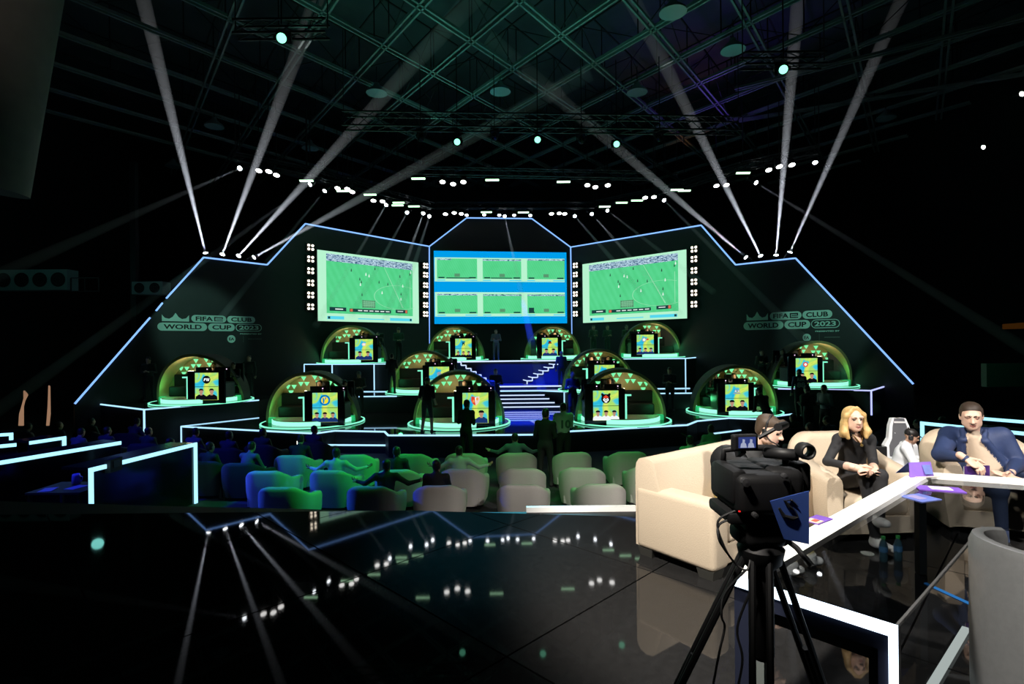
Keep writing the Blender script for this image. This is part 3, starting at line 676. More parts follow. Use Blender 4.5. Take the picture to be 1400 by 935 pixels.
def stand(elL, elR, wrL, wrR, step=0.0, lean=0.0, yaw=0.0, pitch=0.0):
    J = dict(pelvis=(0, .01, .95), waist=(0, 0 - lean * .3, 1.10), chest=(0, .01 - lean * .7, 1.28), neck=(0, .01 - lean, 1.44), shL=(-.18, .01 - lean, 1.41), shR=(.18, .01 - lean, 1.41),
             head=(0, -.015 - lean * 1.2, 1.61), elL=elL, elR=elR, wrL=wrL, wrR=wrR, hipL=(-.09, .01, .90), hipR=(.09, .01, .90),
             knL=(-.11, -.02 - step, .50), knR=(.11, -.02 + step, .50), anL=(-.12, .02 - step * 1.6, .095), anR=(.12, .02 + step * 2, .095), toL=(-.14, -.13 - step * 1.6, .04), toR=(.14, -.13 + step * 2, .04))
    return J, rotm(yaw, pitch)
def proto(name, JR, cell=.024, hair='short', **kw):
    J, R = JR; return mesh_from(name, [(body_prims(J, **kw) + head_prims(J['head'], R, hair, full=False), cell)])
SEAT = lambda elL, elR, wrL, wrR, lean=0., yaw=0., pitch=0.: (dict(pelvis=(0, .08, .50), waist=(0, .09 - lean * .3, .66), chest=(0, .10 - lean * .7, .84), neck=(0, .09 - lean, 1.0), shL=(-.19, .10 - lean, .97), shR=(.19, .10 - lean, .97),
    head=(0, .05 - lean * 1.2, 1.17), elL=elL, elR=elR, wrL=wrL, wrR=wrR, hipL=(-.09, .05, .48), hipR=(.09, .05, .48), knL=(-.13, -.38, .50), knR=(.13, -.38, .50), anL=(-.14, -.40, .095), anR=(.14, -.40, .095), toL=(-.15, -.55, .04), toR=(.15, -.55, .04)), rotm(yaw, pitch))
PROTO = {
    'stand_hang': proto('person', stand((-.25, .03, 1.14), (.25, .03, 1.14), (-.26, -.04, .89), (.26, -.04, .89), .03)),
    'stand_fold': proto('person', stand((-.26, -.02, 1.13), (.26, -.02, 1.13), (.06, -.17, 1.15), (-.06, -.17, 1.19), .02)),
    'stand_hold': proto('person', stand((-.24, 0, 1.13), (.24, 0, 1.13), (-.09, -.26, 1.16), (.09, -.26, 1.16), .02, .03, 0, .35)),
    'stand_cap': proto('person', stand((-.24, 0, 1.13), (.24, 0, 1.13), (-.09, -.26, 1.10), (.09, -.26, 1.10), .02, .03, 0, .2), hair='cap'),
    'stand_shorts': proto('person', stand((-.25, .03, 1.14), (.25, .03, 1.14), (-.20, -.16, .95), (.2, -.16, .95), .05, .02, .3, .1), short=True, shorts=True, hair='cap', loose=.012),
    'stand_phone': proto('person', stand((-.22, -.10, 1.15), (.24, .02, 1.12), (-.10, -.22, 1.40), (.2, -.12, .93), .02), short=True, loose=.012),
    'bend': proto('person', stand((-.22, -.30, 1.02), (.22, -.30, 1.02), (-.12, -.50, .96), (.12, -.50, .96), .04, .30, 0, .5)),
    'seat': proto('person', SEAT((-.25, .0, .72), (.25, .0, .72), (-.14, -.24, .64), (.14, -.24, .64))),
    'seat_spread': proto('person', SEAT((-.42, .06, .82), (.42, .06, .82), (-.60, -.06, .84), (.60, -.06, .84))),
    'seat_lean': proto('person', SEAT((-.24, -.20, .70), (.24, -.20, .70), (-.06, -.42, .62), (.06, -.42, .62), .16, .2, .2)),
    'seat_play': proto('person', SEAT((-.24, -.06, .74), (.24, -.06, .74), (-.10, -.34, .76), (.10, -.34, .76), .06, 0, .1)),
}
_pm = {}
def cloth(c, rough=.8): 
    k = tuple(round(x, 3) for x in c)
    if k not in _pm: _pm[k] = mat('cloth_%d' % len(_pm), c, rough, noise=.1, scale=60)
    return _pm[k]
SKIN = mat('skin', (0.52, 0.30, 0.21), 0.5, noise=.06, scale=30); SKIND = mat('skin_brown', (0.25, 0.13, 0.085), 0.5, noise=.06, scale=30)
HAIRD = mat('hair_dark', (0.012, 0.009, 0.008), 0.5)
def person(kind, label, loc, rz=0.0, top=(.02, .02, .02), tro=(.015, .015, .018), shoe=(.03, .03, .03), skin=None, hair=None, group=None, s=1.0):
    o = bpy.data.objects.new('person', PROTO[kind]); COL.objects.link(o)
    o.location = loc; o.rotation_euler = (0, 0, rz); o.scale = (s, s, s)
    for i, m in enumerate((skin or SKIN, cloth(top), cloth(tro), cloth(shoe), hair or HAIRD)):
        o.material_slots[i].link = 'OBJECT'; o.material_slots[i].material = m
    return tag(o, label, 'person', group)
# ================================================================== the twelve arched player booths
YEL = grad_screen('booth_display', [(.24, (0.0, 0.42, 0.80)), (.36, (0.06, 0.62, 0.75)), (.42, (0.42, 0.80, 0.16)), (.56, (0.72, 0.85, 0.14)), (.68, (0.36, 0.78, 0.12))], 0.95, size=1.5)
E_BLACK = glow('emblem_black', (.004, .004, .006), 1, False); E_WHITE = glow('emblem_white', (.9, .95, .95), 1, False); E_BLUE = glow('emblem_blue', (.0, .20, .55), 1, False)
E_YEL = glow('emblem_yellow', (.9, .75, .02), 1, False); E_RED = glow('emblem_red', (.75, .06, .03), 1, False); E_ORA = glow('emblem_orange', (.9, .32, .08), 1, False)
E_GREY = glow('emblem_grey', (.30, .36, .40), 1, False); E_SKIN = glow('portrait_skin', (.48, .27, .19), 1, False); E_PINK = glow('emblem_pink', (.85, .65, .55), 1, False); E_NAVY = glow('portrait_navy', (.01, .035, .16), 1, False)
SOFA = mat('booth_bench', (0.006, 0.006, 0.007), .8, spec=.2); BFLOOR = mat('booth_floor', (0.30, 0.26, 0.20), .6, noise=.1, scale=10)
def disc2(cx, cz, rx, rz=None, n=20, a0=0): rz = rz or rx; return [(cx + rx * math.cos(a0 + 2 * PI * k / n), cz + rz * math.sin(a0 + 2 * PI * k / n)) for k in range(n)]
def flat(name, polys, m, par, y, org):
    mb = MB()
    for p in polys: mb.prism([(org[0] + u, org[1] + y, org[2] + v) for u, v in p], (0, 0.003, 0))
    return obj(name, mb, m, par)
EMB = {  # what stands on the upper half of each booth's screen: (polygons, material) in metres about the emblem's centre
 'A': [([disc2(0, 0, .145)], E_BLACK), ([[(-.10, -.05), (-.07, -.05), (-.06, -.01), (-.02, 0), (-.01, .05), (-.08, .05)], [(.0, -.05), (.03, -.05), (.035, .05), (.005, .05)], [(.045, -.05), (.09, -.05), (.11, .05), (.085, .05), (.07, -.02), (.06, .05), (.04, .05)]], E_WHITE)],
 'B': [([disc2(0, 0, .185)], E_BLUE), ([disc2(0, 0, .12)], E_YEL), ([[(-.06, -.10), (-.02, -.10), (.0, .02), (.03, .02), (.06, .10), (.02, .10), (-.01, -.0), (-.03, .08), (-.07, .08)]], E_BLUE)],
 'C': [([disc2(0, 0, .10, .08, 8)], E_PINK), ([disc2(0, 0, .05, .04, 6)], E_WHITE)],
 'D': [([disc2(0, -.05, .09)], E_GREY)],
 'E': [([[(-.13, .14), (0, .11), (0, -.17), (-.09, -.10), (-.14, .0)]], E_RED), ([[(0, .11), (.13, .14), (.14, .0), (.09, -.10), (0, -.17)]], E_PINK), ([[(-.02, .10), (.03, .11), (.0, -.12)]], E_WHITE), ([disc2(.06, .05, .04, .05, 8), disc2(-.06, -.02, .035, .05, 8)], E_ORA)],
 'F': [([[(-.10, .09), (.10, .09), (.07, .05), (-.07, .05)], [(-.06, .03), (.06, .03), (.06, -.11), (.03, -.11), (.025, -.03), (-.02, -.03), (-.03, -.11), (-.06, -.11)]], E_BLACK)],
 'G': [([[(-.12, -.05), (.12, -.05), (.08, -.01), (.05, .08), (-.05, .09), (-.08, -.01)]], E_BLACK), ([[(-.06, -.005), (.06, -.005), (.055, .02), (-.055, .02)]], E_RED)],
 'H': [([disc2(0, -.02, .10, .05, 8)], E_RED)],
 'I': [([disc2(0, -.02, .155), [(-.16, .15), (-.12, .17), (-.03, .11), (-.13, .02)], [(.16, .15), (.12, .17), (.03, .11), (.13, .02)]], E_BLACK), ([[(-.10, .02), (0, .11), (.10, .02), (.0, .0)]], E_RED), ([disc2(-.05, -.05, .045, .05, 10), disc2(.05, -.05, .045, .05, 10), disc2(0, -.12, .05, .03, 10)], E_WHITE), ([disc2(-.045, -.05, .015), disc2(.045, -.05, .015)], E_BLACK)],
 'J': [([disc2(-.06, 0, .11)], E_GREY), ([disc2(-.06, 0, .07)], E_WHITE), ([disc2(.11, .02, .06, .045, 8)], E_RED)],
 'K': [([[(-.14, -.10), (.14, -.10), (.11, -.05), (-.11, -.05)], [(-.10, -.03), (-.06, .10), (-.02, .0), (.0, .13), (.03, .0), (.07, .10), (.11, -.03)]], E_GREY), ([[(-.08, -.02), (-.05, .05), (-.03, -.02)], [(.04, -.02), (.06, .05), (.08, -.02)]], E_WHITE)],
 'L': [([disc2(-.05, 0, .10)], E_RED), ([disc2(-.05, 0, .055)], E_WHITE)],
}
def portrait(par, org, cx, sc, shirt, cap, lay):
    g = lambda pts: [(cx + u * sc, v * sc) for u, v in pts]
    z0 = 0
    sh = flat('portrait_shirt', [g([(-.15, 0), (.15, 0), (.14, .09), (.06, .14), (-.06, .14), (-.14, .09)])], shirt, par, -.010 - lay, org)
    flat('portrait_face', [g([(.045 * math.cos(a) * 1.15, .215 + .062 * math.sin(a)) for a in [2 * PI * k / 12 for k in range(12)]]), g([(-.03, .12), (.03, .12), (.03, .19), (-.03, .19)])], E_SKIN, sh, -.013 - lay, org)
    h = [(.056, .225), (.058, .262), (.03, .292), (-.03, .292), (-.058, .262), (-.056, .225), (-.04, .248), (.04, .248)]
    if cap: h = [(.07, .24), (.06, .272), (.03, .296), (-.03, .296), (-.062, .27), (-.062, .24)]
    flat('portrait_hair', [g(h)], E_BLACK, sh, -.016 - lay, org)
def make_shell(R=1.58, th=.09, n=28):
    """barrel vault with a slanted front rim, closed behind"""
    yb = .48
    def yf(a): return -.18 - .62 * math.sin(a) ** 1.2
    out, inn = [], []
    for k in range(n + 1):
        a = PI * k / n; f = yf(a); c, s = math.cos(a), math.sin(a)
        zz = lambda r: max(0, r * s) * 1.14
        out.append([(c * R, f, zz(R)), (c * R, yb, zz(R)), (c * (R - th), yb, zz(R - th)), (c * (R - th), f, zz(R - th))])
    return out, yb
def booth(key, lab, px, yf, zd, dx, emb_lab, rot, nport, shirt, caps, players):
    R = 1.78; X = ray(px, 470).x * (yf + R); cy = yf + R
    b = thing('player_booth', lab, 'booth', (X, cy, zd), 0, 'arched player booths on the stage')
    obj('base_disc', MB().lathe([(.01, 0), (R - .02, 0), (R - .02, .05), (.01, .05)], (0, 0, 0), 56), GLOSSBLACK, b, True, 30)
    obj('floor_disc', MB().lathe([(.01, .05), (1.36, .05), (1.36, .215), (.01, .215)], (0, 0, 0), 48), BFLOOR, b, True, 30)
    obj('glow_band', MB().lathe([(1.36, .055), (1.385, .055), (1.385, .195), (1.36, .195)], (0, 0, 0), 48), DISC, b)
    e = MB()
    for zr, r_ in ((.02, R),):
        e.rings([[((r_ + dr) * math.cos(t), (r_ + dr) * math.sin(t), zr + dz) for dr, dz in ((-.06, 0), (0, 0), (0, .035), (-.06, .035))] for t in [2 * PI * k / 56 for k in range(57)]], True, False)
    obj('light_ring', e, LEDG, b)
    rings, yb = make_shell()
    Rm = Matrix.Rotation(rot, 3, 'Z'); tr = lambda p: Rm @ Vector(p) + Vector((0, 0, .05))
    sh = MB(); n = len(rings)
    vs = [tr(p) for r in rings for p in r]
    for mi, (i, j) in ((1, (0, 1)), (0, (2, 3)), (0, (3, 0))):
        sh.cur = mi; k0 = 0
        fs = [(q * 4 + i, q * 4 + j, (q + 1) * 4 + j, (q + 1) * 4 + i) for q in range(n - 1)]
        if not sh.v: sh.v = [tuple(v) for v in vs]
        sh.f += fs; sh.mi += [mi] * len(fs)
    obj('arch_shell', sh, [GOLD, SHELLDARK], b, True, 35)
    ba = [r[2] for r in rings]
    obj('back_wall', MB().prism([tr((p[0], yb - .06, p[2])) for p in ba], Rm @ Vector((0, .05, 0))), GOLD, b)
    # inverted triangle lamps on the back wall, as scattered in the photograph
    tri = [(-1.0, 1.10), (-.78, 1.10), (-.89, .90), (-.54, 1.20), (-.33, 1.20), (-.44, 1.40), (-.05, 1.43), (.17, 1.43), (.06, 1.24), (.50, 1.22), (.72, 1.12), (.92, 1.02)]
    if dx < 0: tri = [(-u, v) for u, v in tri]
    for u, v in tri:
        if u * u + (v / 1.14) ** 2 > 1.43 ** 2: continue
        obj('triangle_lamp', MB().prism([tr((u + q * .095, yb - .075, v + .11 + w)) for q, w in ((-1, .07), (1, .07), (0, -.085))], Rm @ Vector((0, .012, 0))), TRI, b)
    obj('bench', MB().rbox(tr((0, yb - .36, .36)), (2.4, .5, .38), .05, 2, rot).rbox(tr((0, yb - .14, .72)), (2.4, .14, .56), .05, 2, rot), SOFA, b)
    for q in (-1, 1):
        obj('uplight', MB().box(tr((q * 1.38, -.16, .09)), (.2, .2, .18)), mat('uplight_case', (.02, .35, .12), .5, emit=(.05, 1, .35), strength=.35), b)
    # the desk with its screen, and what stands on it
    dx = max(-.8, min(.8, dx)); dy = -1.16; D0 = Vector((X + dx, cy + dy, zd + .05)); sl = lab_short(lab); d = lambda x, y, z: (x, y, z)
    k = thing('player_desk', 'black player desk with lit team screen in the %s' % sl, 'desk', D0, 0, 'player desks in the booths')
    obj('desk_front', MB().box(d(0, 0, .59), (1.34, .10, 1.18)), GLOSSBLACK, k); obj('desk_top', MB().box(d(0, .36, .735), (1.34, .66, .04)), BLACK, k)
    for q in (-1, 1): obj('desk_side', MB().box(d(q * .65, .36, .455), (.04, .64, .50)), mat('desk_side_grey', (.10, .10, .10), .4), k)
    q = -1 if dx > 0 or key in 'H' else 1
    s = MB(); s.bar(d(q * .705, .02, .06), d(q * .705, .02, .98), .07, .05); s.bar(d(q * .89, .02, .95), d(q * .68, .02, .95), .06, .05)
    obj('led_strip', s, LEDG, k)
    scr = obj('desk_screen', MB().box(d(.03, -.058, .62), (.84, .02, .99)), YEL, k); org = d(.03, -.07, .62)
    flat('screen_gap', [[(-.42, -.018), (.42, -.018), (.42, -.002), (-.42, -.002)]], E_BLACK, scr, -.004, org)
    for i, (polys, m) in enumerate(EMB[key]): flat('emblem', polys, m, scr, -.006 - .004 * i, (org[0], org[1], org[2] + .245))
    sc = 1.12 if nport == 3 else 1.4
    for i in range(nport):
        cx = (i - (nport - 1) / 2) * (.27 if nport == 3 else .38); portrait(k, (org[0], org[1], org[2] - .488), cx, sc, shirt[i % len(shirt)], caps[i], .004 * i)
    for i, x in enumerate((-.36, .36)):
        mo = thing('monitor', '%s black monitor on the desk in the %s' % (('left', 'right')[i], sl), 'monitor', D0 + Vector((x, .44, .755)), 0, 'monitors in the booths')
        obj('panel', MB().rbox((0, -.02, .36), (.58, .05, .38), .015, 1), BLACK, mo); obj('stand', MB().box((0, .01, .08), (.06, .04, .2)).box((0, .01, .007), (.24, .18, .014)), BLACK, mo)
        obj('status_light', MB().box((.16, -.05, .47), (.03, .01, .03)), glow('status_lamp', (.9, .6, .9), 2.0, False), mo)
    tag(obj('bottle', MB().lathe([(.03, 0), (.03, .14), (.012, .18), (.012, .21), (.001, .21)], D0 + Vector((0, .30, .755)), 8), mat('bottle_white', (.7, .7, .65), .4)), 'small pale bottle between the monitors in the %s' % sl, 'bottle', 'bottles in the booths')
    for i, (x, c) in enumerate(players):
        px_, py_ = X + dx + x, cy + dy + 1.12
        ch = thing('gaming_chair', '%s gaming chair at the desk in the %s' % (('left', 'right')[i], lab_short(lab)), 'chair', (px_, py_ + .05, zd + .215), 0, 'gaming chairs in the booths')
        obj('seat', MB().rbox((0, 0, .44), (.5, .5, .1), .04, 2), BLACK, ch); obj('backrest', MB().rbox((0, .27, .86), (.5, .1, .78), .05, 2), BLACK, ch)
        obj('base', MB().tube([(0, 0, .40), (0, 0, .08)], .03, 8).box((0, 0, .05), (.56, .06, .05)).box((0, 0, .05), (.06, .56, .05)), STEEL, ch)
        person('seat_play', 'player in %s seated behind the %s monitor in the %s' % (c[1], ('left', 'right')[i], lab_short(lab)), (px_, py_, zd + .215), 0, c[0], group='players in the booths')
    f = lamp('POINT', 'booth_green', Vector((X, cy, zd + .2)) + Rm @ Vector((-1.1 if dx >= 0 else 1.1, -.35, .35)), 7, (.1, 1, .35), shadow_soft_size=.1)
    f = lamp('POINT', 'booth_green', Vector((X, cy, zd + .2)) + Rm @ Vector((1.1 if dx >= 0 else -1.1, -.35, .35)), 7, (.1, 1, .35), shadow_soft_size=.1)
    lamp('POINT', 'booth_warm', Vector((X, cy, zd + .2)) + Rm @ Vector((-.2 if dx > 0 else .2, -.55, 1.1)), 13, (1, .85, .6), shadow_soft_size=.1)
    return b
def lab_short(l): return l.split(' whose')[0].split(' with')[0].replace('arched booth', 'booth')
DK = ((.02, .02, .022), 'a black shirt'); NV = ((.015, .02, .06), 'a dark blue shirt'); GRY = ((.06, .06, .065), 'a grey shirt'); WH = ((.4, .4, .4), 'a white shirt')
booth('A', 'far left arched booth whose screen shows white letters on a black disc', 277, 19.1, Z2, .85, 0, .10, 2, [E_BLACK], (0, 0), [(-.35, DK), (.4, DK)])
booth('B', 'front left arched booth whose screen shows a yellow mark in a blue ring', 428, 17.7, Z1, .80, 0, .12, 3, [E_NAVY], (1, 1, 0), [(-.55, NV), (.35, DK)])
booth('C', 'top left arched booth whose screen shows a pale pink star emblem', 484, 25.2, Z3, 1.0, 0, .10, 2, [E_NAVY], (1, 1), [(-.35, DK), (.4, DK)])
booth('D', 'middle left arched booth with its screen half hidden by the booth in front', 582, 22.3, Z2, .72, 0, .08, 3, [E_NAVY], (0, 0, 0), [(-.35, DK), (.4, DK)])
booth('E', 'front centre arched booth whose screen shows a red and pink crest', 627, 17.1, Z1, .62, 0, .10, 2, [E_NAVY], (1, 1), [(-.42, DK), (.38, GRY)])
booth('F', 'top centre left arched booth whose screen shows a black hatted figure', 623, 27.6, Z3, .50, 0, .08, 3, [E_BLACK], (0, 0, 1), [(-.35, DK), (.4, DK)])
booth('G', 'top centre right arched booth whose screen shows a black hat emblem', 755, 28.6, Z3, -.25, 0, -.04, 2, [E_NAVY], (1, 1), [(-.35, DK), (.4, DK)])
booth('H', 'middle right arched booth with its screen half hidden by the booth in front', 817, 22.3, Z2, .06, 0, -.06, 2, [E_NAVY], (0, 0), [(-.35, DK), (.4, NV)])
booth('I', 'front right arched booth whose screen shows a black cat head with red top', 846, 17.4, Z1, -.72, 0, -.10, 3, [E_WHITE, E_WHITE], (1, 1, 1), [(-.35, GRY), (.35, DK)])
booth('J', 'top right arched booth whose screen shows a grey ball beside a red spot', 888, 26.4, Z3R, -.55, 0, -.10, 3, [E_NAVY], (1, 1, 1), [(-.35, DK), (.4, DK)])
booth('K', 'near right arched booth whose screen shows a grey and white castle emblem', 1002, 19.4, Z1, -.40, 0, -.12, 2, [E_BLACK], (1, 0), [(-.35, DK), (.4, DK)])
booth('L', 'far right arched booth whose screen is half blocked by a standing man', 1106, 20.75, Z2R, -1.0, 0, -.12, 2, [E_BLACK], (0, 0), [(-.35, DK), (.4, DK)])
# ================================================================== lighting rig
ZR = H + 7.55
def truss(label, pts, size=.34, m=STEEL, hang=True):
    b = MB(); h = size / 2; pts = [Vector(p) for p in pts]; t = thing('lighting_truss', label, 'truss', pts[0])
    o = pts[0]
    for a, c in zip(pts, pts[1:]):
        d = (c - a); L = d.length; d.normalize(); s = d.cross(Vector((0, 0, 1))).normalized()
        cor = [s * x * h + Vector((0, 0, z * h)) for x, z in ((-1, -1), (1, -1), (1, 1), (-1, 1))]
        for q in cor: b.bar(a + q - o, c + q - o, .05)
        n = max(2, int(L / .55))
        for i in range(n):
            p, q = a + d * L * i / n - o, a + d * L * (i + 1) / n - o
            for f in range(4): b.bar(p + cor[f], q + cor[(f + 1) % 4], .022)
    obj('lattice', b, m, t)
    if hang:
        for p in pts:
            obj('hanging_cable', MB().bar(p - o, p - o + Vector((0, 0, 13.8 - p.z)), .025), m, t)
    return t
up = Vector((0, 0, .42))
Z_ = lambda l, z=ZR: [at_z(x, y, z) for x, y in l]
truss('left arm of the black lighting truss, stepping back towards the backdrop', [p + up for p in Z_([(322, 229), (420, 247), (528, 276), (592, 292)])])
truss('rear black lighting truss straight above the centre backdrop', [p + up for p in Z_([(596, 291), (812, 291)])])
truss('right arm of the black lighting truss, stepping back towards the backdrop', [p + up for p in Z_([(816, 289), (910, 271), (1016, 240), (1120, 219)])])
truss('middle black lighting truss with round white lamps and green bars', [p + up for p in Z_([(556, 246), (896, 252)])])
truss('front black lighting truss with three green moving heads', [p + up * 1.6 for p in Z_([(470, 190), (1010, 196)])], .5)
_proto = {}
def fixture(kind, lens):
    """emits along its own -z; housing above"""
    t = bpy.data.objects.new(kind, None)
    if kind == 'moving_head':
        obj('head', MB().lathe([(.115, -.01), (.125, 0), (.13, .10), (.10, .26), (.06, .32), (.001, .32)], n=14), BLACK, t, True, 40)
        obj('lens', MB().lathe([(.001, -.035), (.06, -.03), (.10, -.012)], n=14), lens, t)
        obj('yoke', MB().bar((-.16, 0, .12), (-.16, 0, .42), .035, .08).bar((.16, 0, .12), (.16, 0, .42), .035, .08).bar((-.17, 0, .43), (.17, 0, .43), .10, .04), BLACK, t)
        obj('base', MB().box((0, 0, .49), (.30, .24, .10)), BLACK, t)
    elif kind == 'par_lamp':
        obj('can', MB().lathe([(.15, -.02), (.155, 0), (.15, .20), (.09, .30), (.001, .30)], n=14), BLACK, t, True, 40)
        obj('lens', MB().lathe([(.001, -.028), (.10, -.026), (.142, -.018)], n=14), lens, t)
        obj('yoke', MB().bar((-.18, 0, .12), (-.18, 0, .42), .03, .05).bar((.18, 0, .12), (.18, 0, .42), .03, .05).bar((-.18, 0, .42), (.18, 0, .42), .05, .03), BLACK, t)
    else:
        obj('housing', MB().box((0, 0, .06), (.66, .14, .12)), BLACK, t); obj('lens', MB().box((0, 0, -.008), (.62, .10, .014)), lens, t)
        obj('bracket', MB().bar((-.2, 0, .12), (-.2, 0, .42), .03).bar((.2, 0, .12), (.2, 0, .42), .03), BLACK, t)
    return t
def place(kind, lens, lname, loc, direction, label, group):
    key = (kind, lname)
    if key not in _proto:
        _proto[key] = fixture(kind, lens); COL.objects.link(_proto[key]); r = _proto[key]
    else:
        r = _proto[key].copy(); COL.objects.link(r)
        for ch in list(_proto[key].children):
            if ch.name.startswith(('light_beam', 'beam_lamp', 'drop_pipe')): continue
            c = ch.copy(); COL.objects.link(c); c.parent = r
    r.location = loc; r.rotation_euler = (-Vector(direction)).to_track_quat('Z', 'Y').to_euler()
    if loc[2] > 7.5:      # drop pipe up to the roof steel
        bpy.context.view_layer.update()
        iv = r.matrix_world.to_3x3().inverted(); h = 12.72 - loc[2]
        obj('drop_pipe', MB().bar(iv @ Vector((0, 0, .30)), iv @ Vector((0, 0, h)), .028), BLACK, r)
    return tag(r, label, 'lamp', group)
HAZE = bpy.data.materials.new('lit_haze'); HAZE.use_nodes = True
_n = HAZE.node_tree; _n.nodes.clear(); _o = _n.nodes.new('ShaderNodeOutputMaterial'); _v = _n.nodes.new('ShaderNodeVolumeScatter')
_v.inputs['Color'].default_value = (.92, .94, 1, 1); _v.inputs['Density'].default_value = 0.27; _v.inputs['Anisotropy'].default_value = 0.0
_n.links.new(_v.outputs[0], _o.inputs['Volume'])
def beam(r, start, end, power, half, col=(.84, .89, 1.0), r0=.07):
    """the shaft of hazy air in front of a moving head, lit by that head's own lamp"""
    L = (Vector(end) - Vector(start)).length * (1.5 if half > 1 else 1.25); th = math.tan(math.radians(half)); n = 18; rg = []
    for q in range(9):
        z = .06 + (L - .06) * q / 8; rad = r0 + z * th; rg.append([(rad * math.cos(2 * PI * k / n), rad * math.sin(2 * PI * k / n), -z) for k in range(n)])
    o = obj('light_beam', MB().rings(rg), HAZE, r); o['kind'] = 'stuff'
    d = bpy.data.lights.new('beam_lamp', 'SPOT'); d.energy = power; d.color = col; d.spot_size = 2 * math.radians(half * 1.25 + .6); d.spot_blend = .55; d.shadow_soft_size = .03
    s = bpy.data.objects.new('beam_lamp', d); COL.objects.link(s); s.parent = r; s.location = (0, 0, -.05)
UPD = Vector((0, 0, .0))
# eight floor-standing heads on the tops of the wings, throwing the big shafts of light
for side, w, lst in (('left', WL, (((281, 346), (196, 0), 1.0, -3), ((304, 348), (437, -10), .9, -3.5), ((326, 350), (590, 60), .8, -3), ((347, 352), (640, 190), .45, -2))),
                     ('right', WR, (((1020, 352), (800, 165), .6, -3), ((1040, 350), (872, 15), .95, -3.5), ((1061, 349), (1092, -10), 1.0, -3), ((1080, 345), (1232, 0), .6, -3)))):
    for i, (a, e, pw, dyy) in enumerate(lst):
        d2 = Vector((math.cos(w.rz), math.sin(w.rz), 0)); nn = Vector((-d2.y, d2.x, 0)) * .48; p = on_plane(*a, (w.a[0] + nn.x, w.a[1] + nn.y), (w.b[0] + nn.x, w.b[1] + nn.y))
        lp = p - Vector((w.a[0], w.a[1], 0)); obj('head_shelf', MB().box((lp.dot(d2), .50, p.z - .52), (.5, .48, .04)), STEEL, w.t)
        q = at_y(*e, p.y + dyy - (2 if e[1] < 100 else 0))
        r = place('moving_head', LENSB, 'beam', p, q - p, '%s of four moving heads on the %s wing top throwing a white shaft' % (ORD[i] if i < 3 else 'last', side), 'moving heads on the wing tops')
        beam(r, p, q, 36000 * pw, 1.05)
# heads of the rig with thin shafts towards the hall
heads = [((328, 230), (0, 375), 13.5, .13), ((424, 252), (60, 515), 17, .12), ((444, 261), (330, 400), 22, .05), ((528, 280), (455, 405), 23.5, .22), ((556.6, 290.4), (500, 395), 24, .10), ((578.6, 291.6), (540, 400), 24, .45),
         ((587, 295.6), (556, 395), 24, .14), ((638, 294), None, 0, 0), ((662, 293.5), None, 0, 0), ((682.6, 294), None, 0, 0), ((690, 295.4), (727, 468), 23.5, .40), ((703, 294), None, 0, 0), ((725, 294.4), None, 0, 0),
         ((785.7, 295.4), (855, 375), 25, .12), ((809, 292.4), (900, 395), 25, .30), ((830.4, 287.7), (940, 372), 25, .09), ((908, 273.6), (1110, 475), 19, .10), ((1033.6, 249.6), (1350, 445), 17, .14), ((1114.5, 222), None, 0, 0)]
for i, (a, e, y, pw) in enumerate(heads):
    p = at_z(*a, ZR)
    q = at_y(*e, y) if e else p + Vector((-p.x * .1, -3, -5))
    r = place('moving_head', LENSB, 'beam', p, q - p, '%s moving head from the left along the U of the overhead lighting truss' % ORD[i], 'moving heads on the overhead truss')
    if e: beam(r, p, q, 9000 * pw, .6, r0=.05)
pars = {'left arm': [(354, 233), (367.6, 234), (378, 239), (461.6, 257), (475, 258), (481.6, 262), (510.6, 274), (523, 275)],
        'middle truss': [(605, 248.3), (619.6, 251.3), (633.5, 248.5), (803, 252.8), (814, 255.4), (831, 253)],
        'rear truss': [(609, 292.4), (621, 290.7), (630.7, 292), (754, 292), (764.7, 291.4), (772, 292)],
        'right arm': [(882, 270), (894, 269), (979.6, 253.6), (993, 252.6), (1051, 232), (1065.6, 227.4), (1082.6, 225)]}
for nm, l in pars.items():
    for i, a in enumerate(l):
        place('par_lamp', LENSW, 'white', at_z(*a, ZR), (0, -.45, -1), '%s round white lamp from the left on the %s of the lighting rig' % (ORD[i], nm), 'round white lamps on the rig')
bars = {'left arm': [(419, 247), (469, 261), (506, 266), (545, 277), (543.6, 280.6), (566, 282)], 'middle truss': [(572, 244), (673, 246), (770.5, 248.5)],
        'rear truss': [(665, 290), (715.6, 290.3)], 'right arm': [(826.8, 282.4), (850, 277), (871, 274), (925.6, 259.4), (935.6, 260.6), (1016, 236.4)]}
for nm, l in bars.items():
    for i, a in enumerate(l):
        place('light_bar', BARG, 'green', at_z(*a, ZR), (0, -.7, -1), '%s pale green light bar from the left on the %s of the lighting rig' % (ORD[i], nm), 'pale green light bars on the rig')
for a, z, l in (((385, 52), ZR, 'green moving head hanging alone at the upper left of the roof'), ((1071, 95), ZR, 'green moving head hanging alone at the upper right of the roof'),
                ((625, 194), ZR, 'left of three green moving heads on the front truss'), ((735, 191), ZR, 'middle of three green moving heads on the front truss'), ((843, 197), ZR, 'right of three green moving heads on the front truss')):
    p = at_z(*a, z); r = place('moving_head', LENSG, 'green', p, (-p.x * .5, -p.y * .7, -7.5 * .8), l, 'green moving heads'); r.scale = (1.15,) * 3
for (a, l) in (((385, 40), 'short black truss above the lone green lamp at the upper left'), ((1071, 83), 'short black truss above the lone green lamp at the upper right')):
    p = at_z(*a, ZR + .7); truss(l, [p + Vector((-1.2, 0, 0)), p + Vector((1.2, 0, 0))])
